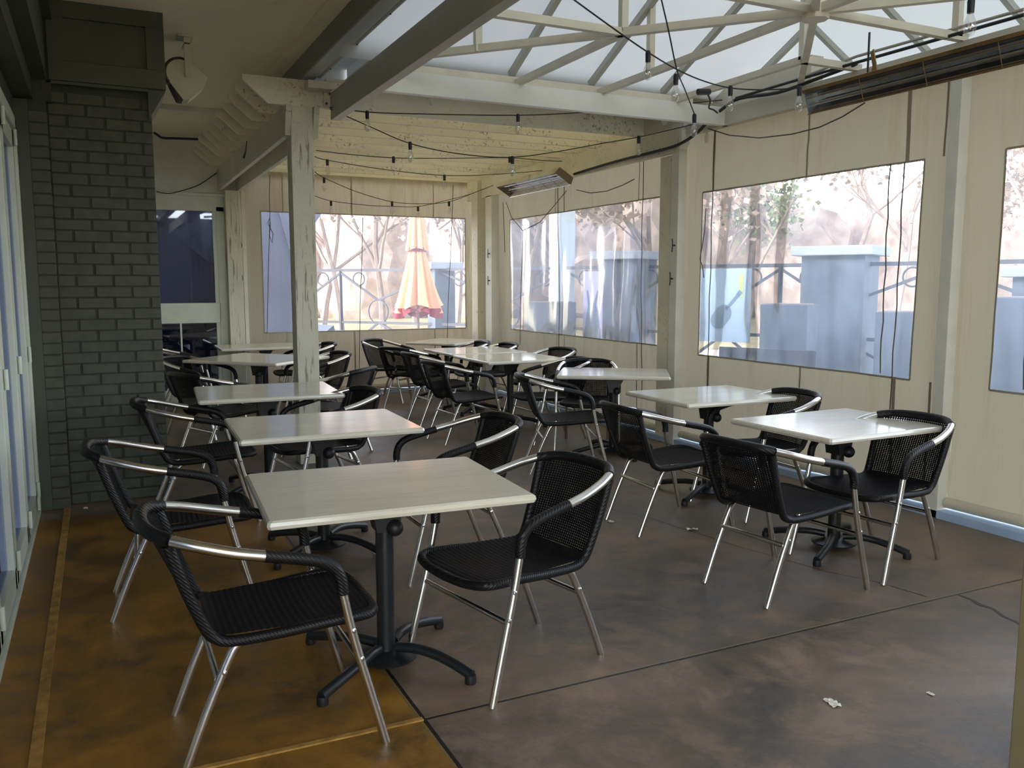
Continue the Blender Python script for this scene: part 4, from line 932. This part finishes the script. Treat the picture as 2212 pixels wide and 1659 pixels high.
TR = [(1930, 26, 10, 'forked bare tree right of the broad stone pillar', None), (1640, 30, 12, 'bare pinkish tree above the guitar banner', 'leaf_pink'), (1780, 34, 13, 'bushy tree behind the broad stone pillar', 'leaf_pink'), (1560, 38, 13, 'tree with green leaves at the left of the large window', 'leaf_green'), (1400, 33, 12, 'tree behind the right half of the middle window', 'leaf_pink'), (1230, 36, 13, 'tree behind the pale blue column', 'leaf_pink'), (1130, 30, 11, 'tree at the left side of the middle window', 'leaf_pink'), (990, 38, 12, 'bare tree right of the orange umbrella', 'leaf_pink'), (830, 33, 12, 'bare tree left of the orange umbrella', 'leaf_pink'), (740, 30, 11, 'dark arching bare tree beside the wooden post', 'leaf_pink'), (700, 32, 12, 'pinkish tree behind the arching bare tree', 'leaf_pink'), (900, 36, 13, 'pale green tree behind the umbrella', 'leaf_green'), (2180, 24, 11, 'tree in the window at the right edge', 'leaf_pink'), (2050, 36, 13, 'tree behind the white post at the right', 'leaf_pink')]
for k, (px, D, h, lab, fo) in enumerate(TR):
    x, y = gpt(px, D); tree(x, y, h, 20+k, lab, 'bark', random.uniform(-.12, .12), fo, 34)
mb = MB(); rnd = random.Random(5)
for k in range(46):
    px = 380+k*48; D = rnd.uniform(44, 52); x, y = gpt(px, D)
    mt = Matrix.Translation((x, y, rnd.uniform(1, 3))) @ Matrix.Diagonal((rnd.uniform(2, 3.4), rnd.uniform(2, 3.4), rnd.uniform(3, 5.0), 1))
    r_ = bmesh.ops.create_icosphere(mb.bm, subdivisions=3, radius=1, matrix=mt)
    for v in r_['verts']: v.co += Vector((0, 0, 1))*noise.noise(v.co*.9)*.9+(v.co-Vector((x, y, 2))).normalized()*noise.noise(v.co*1.7)*.6
tag(mb.build('distant_thicket', 'leaf_pink'), 'distant pinkish brown woodland edge beyond the lawn', 'woodland', None, 'stuff')

# ------------------------------------------------------------------ light
wd = bpy.data.worlds.new('sky'); S.world = wd; wd.use_nodes = True; nt = wd.node_tree
bg = nt.nodes['Background']; sky = nt.nodes.new('ShaderNodeTexSky'); sky.sky_type = 'NISHITA'
sky.sun_disc = False; sky.sun_elevation = R(24); sky.sun_rotation = R(-82); sky.air_density = 1.0; sky.dust_density = 1.2
hs = nt.nodes.new('ShaderNodeHueSaturation'); hs.inputs['Saturation'].default_value = .38; nt.links.new(sky.outputs[0], hs.inputs['Color'])
mw = nt.nodes.new('ShaderNodeMix'); mw.data_type = 'RGBA'; mw.blend_type = 'MULTIPLY'; mw.inputs[0].default_value = 1; mw.inputs[7].default_value = (1, .98, .94, 1)
nt.links.new(hs.outputs[0], mw.inputs[6]); nt.links.new(mw.outputs[2], bg.inputs[0]); bg.inputs[1].default_value = .55
sd = bpy.data.lights.new('sun', 'SUN'); so = bpy.data.objects.new('sun', sd); COL.objects.link(so)
sd.energy = 1.6; sd.angle = R(.6); sd.color = (1, .93, .82)
az = R(-82); el = R(24); dv = Vector((math.sin(az)*math.cos(el), math.cos(az)*math.cos(el), math.sin(el)))
so.rotation_euler = dv.to_track_quat('Z', 'Y').to_euler()
vs = S.view_settings; vs.view_transform = 'Standard'; vs.look = 'None'; vs.gamma = 1; vs.use_curve_mapping = False; vs.exposure = 1.68
